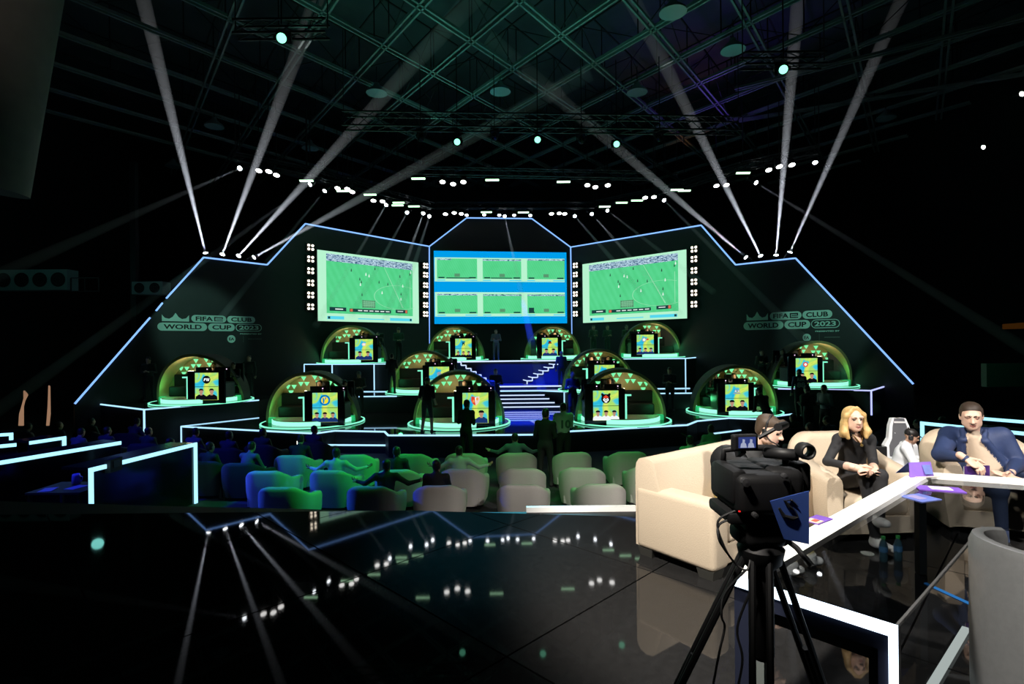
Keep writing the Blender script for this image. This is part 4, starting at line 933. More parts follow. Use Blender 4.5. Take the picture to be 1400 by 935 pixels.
# dark moving heads between the green ones
for i, a in enumerate(((575, 190), (676, 188), (795, 193), (902, 190))):
    place('moving_head', GLOSSBLACK, 'off', at_z(*a, ZR + .1), (0, -.8, -1), '%s unlit black moving head from the left on the front truss' % ORD[i], 'unlit moving heads')
# high-bay roof lamps, switched off
HB = mat('high_bay_glass', (.25, .33, .36), .25)
hb0 = None
for i, (a, l) in enumerate((((293, 171), 'unlit round roof lamp at left of the first white shaft'), ((237, 226), 'unlit round roof lamp lowest at the far left'), ((424, 201), 'unlit round roof lamp above the left arm of the rig'), ((515, 125), 'unlit round roof lamp upper left of centre'),
                            ((684, 123), 'unlit round roof lamp above the front truss centre'), ((871, 124), 'unlit round roof lamp upper right of centre'), ((920, 14), 'unlit round roof lamp topmost at right'), ((1002, 66), 'unlit round roof lamp near the green lamp at right'), ((1211, 160), 'unlit round roof lamp far right'))):
    p = at_z(*a, 12.2)
    if hb0 is None:
        hb0 = thing('roof_lamp', l, 'lamp', p, 0, 'round roof lamps')
        obj('reflector', MB().lathe([(.42, -.08), (.40, 0), (.14, .22), (.10, .34), (.001, .34)], n=18), HB, hb0, True, 40); obj('lens', MB().lathe([(.001, -.06), (.40, -.07)], n=18), HB, hb0)
        obj('hanging_rod', MB().bar((0, 0, .3), (0, 0, 1.0), .03), STEEL, hb0)
    else: dup(hb0, p, 0, l)
for a, y, l in (((1345, 201), 24, 'small white lamp high on the dark right wall'), ((1398, 128), 20, 'white lamp at the right edge of the picture under the roof')):
    t = thing('wall_lamp', l, 'lamp', at_y(*a, y)); obj('lens', MB().lathe([(.001, -.02), (.07, -.01), (.09, .03), (.001, .05)], n=12, axis='Y'), LENSW, t); obj('bracket', MB().bar((0, .05, 0), (0, .4, .1), .05), BLACK, t)
# ================================================================== hall furniture and audience
def armchair(name, label, m, group=None, W=1.0, D=.9, HB=.84, HA=.60, th=.075):
    t = thing(name, label, 'armchair', (0, 0, 0), 0, group)
    hw, yb, yf, r = W / 2 - th, D / 2 - th, -D / 2 + .05, .26
    pts = []
    for k in range(6): pts.append((-hw, yf + (yb - r - yf) * k / 6, -1, 0, k / 6 * .35))
    for k in range(9): a = PI - PI / 2 * k / 8; pts.append((-hw + r + r * math.cos(a), yb - r + r * math.sin(a), math.cos(a), math.sin(a), .35 + .65 * k / 8))
    for k in range(1, 6): pts.append((-hw + r + (2 * hw - 2 * r) * k / 6, yb, 0, 1, 1.0))
    full = pts + [(-x, y, -nx, ny, q) for x, y, nx, ny, q in reversed(pts[:15])]
    rg = []
    for i, (x, y, nx, ny, q) in enumerate(full):
        s = q * q * (3 - 2 * q); h = HA + (HB - HA) * s + .014 * math.exp(-((abs(x) - .30) / .10) ** 2) * s
        cs = [(th - .055, .07), (th - .005, h * .55), (th, h - .07), (th - .012, h - .03), (th - .04, h), (-th + .04, h), (-th + .012, h - .03), (-th, h - .07), (-th, .10)]
        if i in (0, len(full) - 1): cs = [(o * .82, z if z < .2 else z - .02) for o, z in cs]
        rg.append([(x + nx * o, y + ny * o, z) for o, z in cs])
    obj('shell', MB().rings(rg), m, t, True, 50)
    obj('seat_cushion', MB().rbox((0, -.03, .34), (W - .29, D - .20, .20), .06, 3), m, t, True, 40)
    obj('seat_base', MB().box((0, -.03, .17), (W - .22, D - .16, .16)), m, t)
    for sx in (-1, 1):
        for sy in (-1, 1): obj('leg', MB().box((sx * (W / 2 - .14), sy * (D / 2 - .14), .04), (.06, .06, .08)), BLACK, t)
    return t
rows = [(10.3, [394, 513, 601, 715, 817], ['front', 'row']), (11.6, [373, 459, 546, 634, 714, 795, 884], []), (13.2, [407, 487, 568, 637, 705.5, 779, 855], [])]
rn = ['nearest', 'second', 'third']; chair0 = None
for i, (y, xs, _) in enumerate(rows):
    for k, px in enumerate(xs):
        loc = Vector((ray(px, 600).x * y, y, ZH)); l = '%s pale club armchair from the left in the %s row, turned to the stage' % (ORD[k], rn[i])
        rz = PI + random.uniform(-.12, .12)
        if chair0 is None: chair0 = armchair('armchair', l, HALLFAB, 'club armchairs in the hall'); chair0.location = loc; chair0.rotation_euler = (0, 0, rz)
        else: dup(chair0, loc, rz, l)
def seated(kind, label, px, y, rz=PI, z=ZH, seat=True, **kw):
    loc = Vector((ray(px, 600).x * y, y, z)); kw.setdefault('group', 'seated audience')
    person(kind, label, loc + Vector((0, 0, -.06)), rz, **kw)
seated('seat_spread', 'man in white shirt with arms spread along his armchair back', 461, 11.7, top=(.55, .6, .6), skin=SKIND)
seated('seat_spread', 'man in black leaning with one arm over the nearest row armchair', 529, 10.5, top=(.008, .008, .01), skin=SKIND)
seated('seat', 'person in black seated just ahead of the leaning man', 543, 11.8, top=(.01, .01, .012))
seated('seat', 'man in black seated in the third armchair of the nearest row', 597, 10.4, top=(.008, .008, .01))
seated('seat_spread', 'man in pale shirt stretching an arm across the second row', 628, 11.8, top=(.40, .46, .44), skin=SKIND)
seated('seat_spread', 'man in blue grey shirt seated in the third row centre', 704, 13.4, top=(.10, .16, .19))
seated('seat_lean', 'person in black in the third row looking at a bright phone', 408, 13.3, top=(.012, .012, .015))
ph = at_y(408, 607, 13.9); tag(obj('phone', MB().rbox(ph, (.08, .012, .16), .006, 1), glow('phone_screen', (1, .9, .75), 2.5)), 'bright phone held by the person in the third row', 'phone')
for px, y, l, c in ((942, 12.8, 'man in green lit white shirt with a dark shoulder strap', (.5, .55, .5)), (971, 14.4, 'man in pale shirt seated beyond the strapped man', (.42, .5, .44))):
    loc = Vector((ray(px, 600).x * y, y, ZH)); dup(chair0, loc, PI, 'pale armchair under the ' + l); seated('seat', l, px, y, top=c)
st = at_y(941, 600, 12.6); tag(obj('shoulder_strap', MB().tube([st + Vector((-.16, -.02, .13)), st + Vector((.0, -.06, .03)), st + Vector((.17, -.03, -.16))], .016, 6), BLACK), 'dark strap over the green lit white shirt', 'strap')
# darker rows of guests to the left and right
dark0 = armchair('armchair', 'armchair of the first guest from the left in the dim seats at left', mat('shaded_fabric', (.02, .022, .025), .85), 'armchairs of the dim left rows'); dark0.location = Vector((ray(14, 600).x * 14.2, 14.2, ZH)); dark0.rotation_euler = (0, 0, PI)  # fabric darkened to carry the shade of the unlit rows
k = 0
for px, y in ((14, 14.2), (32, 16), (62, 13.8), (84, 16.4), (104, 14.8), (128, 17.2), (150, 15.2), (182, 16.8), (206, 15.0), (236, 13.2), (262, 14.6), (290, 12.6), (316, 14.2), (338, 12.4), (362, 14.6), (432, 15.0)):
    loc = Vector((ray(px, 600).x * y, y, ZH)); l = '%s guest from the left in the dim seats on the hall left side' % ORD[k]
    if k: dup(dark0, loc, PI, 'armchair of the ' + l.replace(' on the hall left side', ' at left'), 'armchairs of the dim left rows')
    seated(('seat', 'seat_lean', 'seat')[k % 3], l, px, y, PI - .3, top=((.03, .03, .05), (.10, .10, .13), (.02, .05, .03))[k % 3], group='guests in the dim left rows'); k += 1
k = 0
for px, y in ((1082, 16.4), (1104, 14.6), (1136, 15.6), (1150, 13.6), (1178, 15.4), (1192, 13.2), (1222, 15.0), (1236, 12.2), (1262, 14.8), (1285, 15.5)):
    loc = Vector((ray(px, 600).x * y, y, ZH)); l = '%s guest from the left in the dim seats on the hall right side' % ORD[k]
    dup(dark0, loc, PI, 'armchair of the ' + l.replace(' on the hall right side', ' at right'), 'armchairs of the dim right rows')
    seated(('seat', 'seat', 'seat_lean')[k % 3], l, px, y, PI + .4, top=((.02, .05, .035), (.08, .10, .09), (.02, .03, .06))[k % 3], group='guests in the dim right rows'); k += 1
def standing(kind, label, px, y, z, rz=PI, **kw):
    return person(kind, label, Vector((ray(px, 550).x * y, y, z)), rz, **kw)
standing('stand_shorts', 'man in dark shirt, shorts and cap standing at the front centre booth', 584, 16.75, Z1, PI - .4, top=(.012, .012, .014), tro=(.05, .07, .06))
standing('stand_hold', 'dark man with a tablet before the crest screen of the front centre booth', 637, 15.3, ZH, PI - .5, top=(.008, .008, .01), s=1.07)
standing('stand_hold', 'man in black with printed back standing in the centre aisle', 745, 13.0, ZH, PI - .35, top=(.010, .010, .013), tro=(.02, .02, .022), s=1.07)
j = standing('stand_phone', 'man in white football shirt raising a phone beside the man in black', 770, 14.2, ZH, PI + .2, top=(.62, .66, .62), tro=(.02, .02, .02), s=1.08)
mesh_text('shirt_number', '10', .26, mat('print_grey', (.10, .16, .14), .6), j, (0, .135, 1.22), (PI / 2, 0, PI), 1.1, .01)
standing('stand_cap', 'person in dark clothes and pale cap standing right of the front left booth', 491, 21.4, Z1, .3, top=(.05, .06, .06), hair=mat('cap_grey', (.2, .22, .22), .7))
standing('stand_fold', 'person in black standing at the foot of the blue stair', 678, 22.2, Z1, 0, top=(.012, .012, .014))
standing('stand_fold', 'person in grey with folded arms alone on the top centre deck', 679, 28.0, Z3, 0, top=(.22, .26, .23), tro=(.12, .18, .14), s=.94)
standing('stand_hang', 'pale headed person in dark clothes on the right zigzag stair', 768, 25.6, Z2, PI, top=(.03, .035, .04), hair=mat('hair_pale', (.3, .28, .22), .6))
standing('stand_fold', 'dark person in patterned shirt standing left of the front right booth', 783, 19.4, Z1, .2, top=(.02, .025, .03))
standing('stand_hold', 'dark operator holding a camera between the two right front booths', 916, 21.6, Z1, -.4, top=(.02, .022, .022))
standing('stand_fold', 'dim person with folded arms behind the near right booth', 1042, 23.2, Z2, 0, top=(.05, .08, .065))
standing('stand_hold', 'dim operator standing left of the far left booth', 204, 21.2, Z2, .3, top=(.03, .04, .035))
standing('stand_hang', 'dim person standing right of the far left booth', 341, 22.6, Z2, .2, top=(.03, .04, .04))
for px, l in ((812, 'left of three dim people standing beside the top right booth'), (831, 'middle of three dim people standing beside the top right booth'), (857, 'right of three dim people standing beside the top right booth')):
    standing('stand_hold', l, px, 29.2 + (px - 831) * .01, Z3R, .3, top=(.05, .09, .06), tro=(.03, .06, .04))
standing('stand_cap', 'dim person in cap right of the top left booth', 546, 26.9, Z3, .3, top=(.04, .07, .05))
standing('stand_hold', 'dark crew member standing below the top left booth', 536, 23.2, Z2, PI, top=(.012, .013, .014))
m_ = standing('stand_hang', 'man in dark blue football shirt with white lettering before the far right booth', 1093, 19.5, Z1, PI, top=(.015, .035, .10))
mesh_text('shirt_number', 'RBL', .17, mat('print_white', (.55, .6, .6), .6), m_, (0, .125, 1.36), (PI / 2, 0, PI), 1.0, .004); mesh_text('shirt_number', '88', .24, mat('print_white', (.55, .6, .6), .6), m_, (0, .125, 1.16), (PI / 2, 0, PI), 1.2, .008)
standing('stand_hold', 'crew member in dark vest facing the far right booth', 1105, 18.4, ZH, PI + .3, top=(.03, .035, .04), s=1.1)
standing('stand_hold', 'person in white top and dark jacket lit from the front at the right deck', 1128, 18.6, ZH, -1.2, top=(.25, .27, .30), s=1.1)
standing('bend', 'person in dark clothes bending at the near right booth', 1049, 18.0, ZH, PI + .2, top=(.02, .03, .025), s=1.08)
# ------------------------------------------------------------------ lit desks at both sides of the hall
def led_desk(label, a, b, z, legs=(1, 1), w=.075, depth=.6, m=LEDC, side=1, zb=ZH):
    a = Vector((*a, z)); b = Vector((*b, z)); d = (b - a).normalized(); n = Vector((-d.y, d.x, 0)) * side
    t = thing('audience_desk', label, 'desk', (a.x, a.y, zb)); o = Vector((a.x, a.y, zb))
    obj('front_panel', MB().prism([a - o - Vector((0, 0, z - zb)), b - o - Vector((0, 0, z - zb)), b - o, a - o], n * .05), GLOSSBLACK, t)
    obj('table_top', MB().prism([a - o, b - o, b - o + n * depth, a - o + n * depth], (0, 0, -.05)), GLOSSBLACK, t)
    e = MB(); f = -n * .02; e.bar(a - o + f - Vector((0, 0, w / 2)), b - o + f - Vector((0, 0, w / 2)), .03, w)
    for p, g in ((a, legs[0]), (b, legs[1])):
        if g: e.bar(p - o + f, p - o + f - Vector((0, 0, z - zb)), w, .03, up=n)
    obj('led_strip', e, m, t); return t
led_desk('black desk with bright inverted U of light nearest the club chairs at left', (-7.43, 9.5), (-7.0, 11.9), H - 2.1)
led_desk('long black desk with bright sloping light edge at the left border', (-10.4, 8.4), (-8.85, 12.2), H - 2.1, (0, 0))
led_desk('short lit desk behind the long desk at left, with one bright leg', (-11.0, 12.3), (-10.75, 12.95), H - 2.1, (0, 1))
led_desk('lit desk touching the left border, upper of two', (-13.4, 13.2), (-12.6, 13.6), H - 2.1, (0, 1))
led_desk('lit desk touching the left border, lower of two', (-11.9, 11.4), (-11.1, 12.1), H - 2.1, (0, 0))
led_desk('black desk with cyan light edge behind the seated man at right', (9.84, 13.0), (11.0, 11.1), H - 1.97, (1, 0), side=1)
led_desk('second black desk with cyan light edge at the right border', (11.6, 13.65), (12.8, 12.1), H - 1.95, (0, 0), side=1)
t = thing('control_box', 'small black control box standing on the left lit desk', 'box', (-7.36, 9.93, H - 2.1)); obj('case', MB().box((.03, 0, -.04), (.1, .3, .24)), BLACK, t); obj('button_pad', MB().box((.085, 0, -.02), (.01, .16, .12)), mat('pad_grey', (.03, .03, .04), .5), t)
# papers, cable and a jug on the dim table inside the left desks
BLUEP = mat('blue_paper', (.25, .28, .5), .6)
t = thing('side_table', 'low dark table inside the left desks holding papers', 'table', (-8.35, 10.2, ZH)); obj('table_top', MB().box((0, 0, .80), (1.0, .8, .04)), BLACK, t)
for sx in (-1, 1):
    for sy in (-1, 1): obj('leg', MB().box((sx * .45, sy * .35, .39), (.05, .05, .78)), BLACK, t)
for i, (x, y, a) in enumerate(((-8.6, 10.0, .3), (-8.2, 10.15, -.2), (-8.0, 10.4, .6))):
    tag(obj('paper', MB().box((x, y, ZH + .825), (.21, .30, .008), a), BLUEP), '%s blue lit paper from the left on the low dark table' % ORD[i], 'paper')
t = thing('water_jug', 'small glass jug on the low dark table at left', 'jug', (-8.4, 10.4, ZH + .82)); obj('body', MB().lathe([(.06, 0), (.075, .02), (.07, .16), (.06, .2), (.05, .2), (.06, .02), (.001, .01)], n=14), mat('jug_glass', (.3, .3, .6), .1), t, True); obj('handle', MB().tube([(.07, 0, .05), (.12, 0, .08), (.12, 0, .14), (.06, 0, .17)], .008, 6), mat('jug_glass', (.3, .3, .6), .1), t)
# ------------------------------------------------------------------ wall things in the dark
ACM = mat('unit_grey', (.30, .42, .40), .5)
def fan_unit(label, a, b, y, n):
    p, q = at_y(*a, y), at_y(*b, y); c = (p + q) / 2; W, Hh = abs(q.x - p.x), abs(p.z - q.z)
    t = thing('fan_unit', label, 'fan', c); obj('casing', MB().box((0, .3, 0), (W, .6, Hh)), ACM, t)
    for i in range(n):
        x = -W / 2 + W * (i + .5) / n; r = min(W / n, Hh) * .40
        obj('fan_opening', MB().lathe([(.001, -.01), (r, -.01), (r, .005)], (x, 0, 0), 18, 'Y'), BLACK, t)
        g = MB()
        for q_ in range(3): g.rings([[(x + (r * f + d1) * math.cos(s), -.02 + d2, (r * f + d1) * math.sin(s)) for d1, d2 in ((0, 0), (.015, 0), (.015, .01), (0, .01))] for f in [.3 + .32 * q_] for s in [2 * PI * k / 18 for k in range(19)]], True, False)
        obj('fan_guard', g, STEEL, t)
    lamp('POINT', 'unit_glow', c + Vector((0, -3, 1)), 5, (.3, 1, .9), shadow_soft_size=.2)
fan_unit('grey wall unit with four round fans at the left border', (-8, 369), (92, 396), 23.0, 4)
fan_unit('grey wall unit with two round fans behind the left wing', (180, 385), (222, 402), 24.0, 2)
p, q = at_y(97, 380, 23), at_y(135, 398, 23)
t = thing('wall_grille', 'thin rectangular wall frame right of the four fan unit', 'frame', (p + q) / 2); f = MB(); w_, h_ = (q.x - p.x) / 2, (p.z - q.z) / 2
for a, b in (((-w_, -h_), (w_, -h_)), ((-w_, h_), (w_, h_)), ((-w_, -h_), (-w_, h_)), ((w_, -h_), (w_, h_)), ((0, -h_), (0, h_))): f.bar((a[0], 0, a[1]), (b[0], 0, b[1]), .04)
obj('frame', f, STEEL, t)
t = thing('steel_post', 'tall dark steel post standing behind the left wing', 'post', at_y(184, 340, 25) * 1.0); t.location.z = ZH
obj('shaft', MB().box((0, 0, 6), (.25, .25, 12)), STEEL, t); obj('base_plate', MB().box((0, 0, .02), (.5, .5, .04)), STEEL, t)
CURT = glow('door_gap_light', (.75, .42, .25), .4, False)
for i, l in enumerate(([(32, 534), (35, 537), (37, 540), (33, 548), (31, 556), (31, 582), (25, 582), (26, 566), (29, 556), (32, 545)], [(66, 527), (67.3, 528), (67.8, 566), (66, 582), (63, 582), (65, 556)])):
    tag(obj('curtain_gap', MB().prism([at_y(x, y, 19 + i) for x, y in l], (0, .05, 0)), CURT), ('left', 'right')[i] + ' narrow warm lit gap in the dark curtain at left', 'light gap')
pl = [at_y(1372, 443, 21), at_y(1412, 440, 21), at_y(1412, 449, 21), at_y(1372, 450, 21)]
tag(obj('wall_slot', MB().prism(pl, (0, .05, 0)), glow('slot_orange', (.55, .2, .03), .05, False)), 'dim orange lit slot on the right wall', 'light gap')
p, q = at_y(1345, 497, 17), at_y(1420, 528, 17)
t = thing('side_booth', 'dim green counter booth at the right edge', 'booth', ((p.x + q.x) / 2, 17, ZH)); W = q.x - p.x; zc = (p.z + q.z) / 2
obj('sign_panel', MB().box((0, 0, zc - ZH), (W, .2, p.z - q.z)), mat('dim_green_panel', (.05, .11, .085), .6), t)
obj('counter', MB().box((.3, .1, .5), (W - .5, .5, 1.0)), BLACK, t)
for k in range(7): obj('slat', MB().box((-W / 2 + .35 + k * .22, -.17, .62), (.03, .04, .75)), mat('dim_green_panel', (.10, .22, .17), .6), t)
lamp('POINT', 'booth_side_glow', (p.x - 1, 14.6, 2.4), 10, (.15, 1, .6), shadow_soft_size=.2)
# ================================================================== the presenters' corner
SOFA_A = Vector((1.129, 5.05, 0)); SRZ = math.atan2(.6, .8)
t = thing('sofa', 'cream two seat sofa at the platform edge with its arm end to the camera', 'sofa', SOFA_A, SRZ)
L, D = 1.78, .82
def slab(name, c, s, r, par=t, m=CREAM, seg=4): return obj(name, MB().rbox(c, s, r, seg), m, par, True, 40)
slab('arm', (.12, -D / 2, .355), (.24, D, .57), .055); slab('arm', (L - .12, -D / 2, .355), (.24, D, .57), .055)
bk = MB(); pr = [(-.0, .09), (-.34, .09), (-.34, .42), (-.20, .86), (-.17, .89), (-.10, .905), (-.03, .89), (0, .85)]
rg = []
for x, k in ((.015, .93), (.03, 1.0), (L - .03, 1.0), (L - .015, .93)): rg.append([(x, y * (k if y < -.05 else 1), .09 + (z - .09) * k) for y, z in pr])
bk.rings(rg); obj('back', bk, CREAM, t, True, 35)
for i in range(2): slab('seat_cushion', (.24 + (L - .48) * (i + .5) / 2, -D / 2 - .14, .36), ((L - .49) / 2, D - .30, .20), .05)
slab('base', (L / 2, -D / 2, .17), (L - .1, D - .08, .18), .02)
for x in (.10, L - .10):
    for y in (-.10, -D + .10): obj('leg', MB().box((x, y, .04), (.13, .13, .08), 0, 1.25), mat('leg_grey', (.10, .10, .09), .3, .6), t)
wc = armchair('armchair', 'cream armchair with rounded arms holding the woman', CREAM, None, 1.04, .95, .95, .66, .10); wc.location = (3.5, 5.68, 0); wc.rotation_euler = (0, 0, .06)
mc = armchair('armchair', 'cream armchair at the right edge holding the man in navy', CREAM, None, 1.04, .95, .95, .72, .10); mc.location = (4.97, 5.72, 0); mc.rotation_euler = (0, 0, -.33)
# ------------------------------------------------------------------ three seated presenters
def hero(label, J, R, base, mats, extra=(), hairp=(), hands=(), s=1.0, female=False, w=1.0, hairm=None, **kw):
    J = {k: tuple(np.array(v) - np.array(base)) for k, v in J.items()}
    mv = lambda P: P
    me = mesh_from('body', [(body_prims(J, w, hands=False, **kw) + [p for p in extra], .0085), (head_prims(J['head'], R, 'none', s, female), .0065)] +
                   [(hand_prims(np.array(h[0]) - np.array(base), *h[1:]), .0055) for h in hands])
    t = thing('person', label, 'person', base); b = bpy.data.objects.new('body', me); COL.objects.link(b); b.parent = t
    for i, m in enumerate(mats): me.materials[i] = m
    if hairp:
        hm = mesh_from('hair', [(hairp, .008)]); h = bpy.data.objects.new('hair', hm); COL.objects.link(h); h.parent = t
        for i in range(8): hm.materials[i] = hairm
    return t
EYEM = mat('eye_dark', (.02, .018, .016), .3); LIPM = mat('lip', (.42, .17, .14), .5)
SKF = mat('skin_fair', (0.70, 0.46, 0.35), 0.5, noise=.05, scale=30); BLK = mat('black_knit', (.014, .014, .016), .8, noise=.2, scale=150, bump=.2)
WSH = mat('white_sneaker', (.75, .75, .72), .6)
A = lambda px, py, y: tuple(at_y(px, py, y))
# woman
hc = A(1167, 573, 5.32); R = rotm(-.10, .04, -.05)
HL = lambda R, c, s: (lambda x, y, z: np.array(c) + R @ (V3(x, y, z) * s))
J = dict(pelvis=(3.52, 5.66, .52), waist=(3.50, 5.60, .70), chest=(3.46, 5.50, .90), neck=A(1167, 592, 5.40), head=hc, shL=A(1147, 601, 5.50), shR=A(1188, 601, 5.38),
         elL=A(1131, 631, 5.34), wrL=A(1172, 640, 5.02), elR=A(1194, 632, 5.32), wrR=A(1194, 641, 5.06), hipL=(3.43, 5.62, .50), hipR=(3.62, 5.62, .50),
         knL=A(1183, 654, 5.10), knR=A(1204, 650, 5.02), anL=(3.42, 5.12, .10), anR=A(1202, 707, 5.0), toL=(3.46, 4.96, .05), toR=A(1212, 716, 4.88))
w_ = HL(R, hc, .98); hp = []
HAIRB = mat('hair_blond', (.50, .33, .13), .45, noise=.45, scale=45, bump=.3)
hp += [ell(w_(0, .030, .045), (.084, .092, .082), HAI, .02, R), ell(w_(0, .05, -.02), (.086, .06, .10), HAI, .03, R)]
for q in (-1, 1):
    hp += [cone(w_(q * .02, -.035, .115), w_(q * .080, -.035, .04), .020, .020, HAI, .02), cone(w_(q * .082, -.025, .05), w_(q * .090, -.015, -.06), .022, .028, HAI, .02), cone(w_(q * .092, -.015, -.06), w_(q * .112, -.035, -.125), .028, .032, HAI, .02),
           cone(w_(q * .104, -.04, -.12), w_(q * .085, -.055, -.175), .034, .018, HAI, .02), cone(w_(q * .075, .02, -.04), w_(q * .105, .005, -.15), .040, .036, HAI, .02), cone(w_(q * .05, .07, -.05), w_(q * .06, .075, -.16), .045, .04, HAI, .02)]
wl = np.array(J['wrL']); wr = np.array(J['wrR'])
hands = [(wl, (.75, -.62, -.12), (.25, .1, -1), (.25, -.4, .8), 1.25, .95), (wr, (-.75, -.62, -.10), (-.3, .2, -.9), (-.3, -.3, .85), 1.25, .95)]
ex = [cone(J['wrL'], tuple(np.array(J['wrL']) * .72 + np.array(J['elL']) * .28), .030, .036, SK, .01), cone(J['wrR'], tuple(np.array(J['wrR']) * .72 + np.array(J['elR']) * .28), .030, .036, SK, .01)]
ex = [dict(p, a=p['a'] - V3(3.5, 5.6, 0), b=p['b'] - V3(3.5, 5.6, 0), bias=.012) for p in ex]
vn = np.array(J['neck']) - V3(3.5, 5.6, 0); ex.append(dict(cone(vn + V3(.0, -.055, -.02), vn + V3(.01, -.085, -.07), .030, .016, SK, .01), bias=.01))
wom = hero('blond woman in black top seated with clasped hands in a cream armchair', J, R, (3.5, 5.6, 0), (SKF, BLK, BLK, WSH, mat('brow_brown', (.20, .12, .06), .6), EYEM, LIPM, BLK), ex, hp_ := [dict(p, **({'c': p['c'] - V3(3.5, 5.6, 0)} if p['t'] else {'a': p['a'] - V3(3.5, 5.6, 0), 'b': p['b'] - V3(3.5, 5.6, 0)})) for p in hp], hands, .98, True, .86, HAIRB, bust=1)
nk = np.array(J['neck']) - V3(3.5, 5.6, 0)
cpts = [Vector(nk + V3(-.055, -.02, .02)), Vector(nk + V3(-.035, -.088, -.03)), Vector(nk + V3(-.005, -.125, -.085)), Vector(nk + V3(.03, -.095, -.03)), Vector(nk + V3(.055, -.02, .02))]
ne = obj('necklace', MB().tube(cpts, .0035, 6), mat('gold_chain', (.6, .42, .15), .3, .9), wom); obj('pendant', MB().lathe([(.001, -.004), (.014, -.003), (.014, .003), (.001, .004)], cpts[2] + Vector((0, -.008, -.012)), 12, 'Y'), mat('gold_chain', (.6, .42, .15), .3, .9), ne)
# man in navy
MBASE = (4.85, 5.72, 0); mb = np.array(MBASE)
hc = A(1328, 569, 5.46); R = rotm(-.60, .24, -.05)
J = dict(pelvis=(4.86, 5.74, .50), waist=A(1346, 634, 5.60), chest=A(1338, 611, 5.62), neck=A(1331, 590, 5.56), head=hc, shL=A(1298, 595, 5.76), shR=A(1369, 597, 5.50),
         elL=A(1286, 621, 5.46), wrL=A(1320, 627, 5.06), elR=A(1392, 634, 5.40), wrR=A(1380, 648, 5.02), hipL=(4.74, 5.66, .50), hipR=(5.02, 5.66, .50),
         knL=(4.50, 5.02, .56), knR=(5.02, 5.00, .58), anL=(4.50, 4.98, .10), anR=(5.02, 4.95, .10), toL=(4.50, 4.80, .05), toR=(5.05, 4.78, .05))
g = {k: np.array(v) - mb for k, v in J.items()}
la = nrm((g['shR'] - g['shL']) * V3(1, 1, 0)); fw = V3(la[1], -la[0], 0); O = lambda k, a, b, c: g[k] + la * a + fw * b + V3(0, 0, c)
ex = [dict(cone(O('neck', 0, .06, -.06), O('waist', .0, .125, 0), .065, .135, INN, .03), bias=.020), dict(ell(O('waist', 0, .11, -.03), (.15, .14, .14), INN, .04), bias=.014), dict(cone(O('neck', 0, .03, .0), O('neck', 0, .085, -.04), .050, .030, SK, .02), bias=.008)]
for q in (-1, 1):
    ex += [dict(cone(O('neck', q * .085, .01, .01), O('neck', q * .075, .115, -.075), .030, .024, TOP, .010), bias=.016), dict(cone(O('neck', q * .095, .10, -.08), O('waist', q * .185, .10, -.04), .035, .055, TOP, .02), bias=.014)]
m_ = HL(R, tuple(np.array(hc) - mb), 1.10)
hp = [ell(m_(0, .022, .064), (.086, .100, .072), HAI, .02, R), ell(m_(-.074, .0, .035), (.014, .030, .045), HAI, .02, R), ell(m_(.074, .0, .035), (.014, .030, .045), HAI, .02, R), ell(m_(0, .055, .01), (.086, .060, .085), HAI, .02, R)]
hands = [(np.array(J['wrL']), (.55, -.62, -.55), (-.1, .6, -.75), (.75, -.1, .5), .45, 1.12), (np.array(J['wrR']), (-.80, -.45, -.15), (-.1, .2, -1), (-.2, -.5, .8), .8, 1.12)]
NAVYJ = mat('navy_jacket', (.022, .04, .115), .65, noise=.12, scale=25, bump=.2)
hero('heavy man in navy jacket over beige shirt looking down with closed eyes', J, R, MBASE, (SKF, NAVYJ, mat('navy_jeans', (.03, .05, .11), .8), BLACK, mat('hair_brown', (.035, .022, .014), .6), mat('eyelid', (.30, .16, .12), .5), LIPM, mat('beige_shirt', (.55, .43, .32), .8, noise=.06, scale=40)), ex, hp, hands, 1.10, False, 1.28, mat('hair_brown', (.035, .022, .014), .6), loose=.012)
bk_ = A(1340, 646, 5.0); PURP = mat('purple_cover', (.06, .02, .16), .5, noise=.3, scale=12)
t = thing('booklet', 'dark purple booklet held in the hands of the man in navy', 'booklet', bk_, .1); obj('cover', MB().box((0, .03, -.01), (.25, .012, .13)), PURP, t); obj('pages', MB().box((0, .04, -.01), (.24, .012, .12)), mat('paper_white', (.7, .7, .68), .7), t)
# man on the sofa with headset
SB = (2.25, 5.15, 0); sb = np.array(SB)
hc = A(1051, 589, 4.95); R = rotm(.92, .34, .04)
J = dict(pelvis=(2.10, 5.32, .52), waist=(2.12, 5.27, .70), chest=A(1022, 640, 5.18), neck=A(1035, 612, 5.06), head=hc, shL=A(1006, 628, 5.12), shR=A(1058, 622, 5.22),
         elL=A(1000, 672, 4.95), wrL=A(1046, 690, 4.78), elR=A(1075, 668, 5.1), wrR=A(1080, 684, 4.85), hipL=(2.06, 5.24, .50), hipR=(2.2, 5.36, .50), knL=(2.28, 4.88, .54), knR=(2.46, 5.0, .54),
         anL=at_z(1083, 772, .10), anR=at_z(1108, 760, .10), toL=tuple(at_z(1094, 779, .05)), toR=tuple(at_z(1120, 767, .05)))
m_ = HL(R, tuple(np.array(hc) - sb), 1.10)
hp = [ell(m_(0, .026, .058), (.090, .104, .086), HAI, .02, R), ell(m_(0, .06, .01), (.082, .056, .08), HAI, .02, R), cone(m_(-.03, -.07, .110), m_(.03, -.07, .112), .020, .020, HAI, .03)]
YPAT = mat('patterned_trousers', (.35, .28, .10), .8, noise=.95, scale=55)
hands = [(np.array(J['wrL']), (.6, -.6, -.4), (.1, .3, -.9), (.6, -.2, .6), .7, 1.0), (np.array(J['wrR']), (.5, -.7, -.3), (.1, .3, -.9), (-.6, -.2, .6), .7, 1.0)]
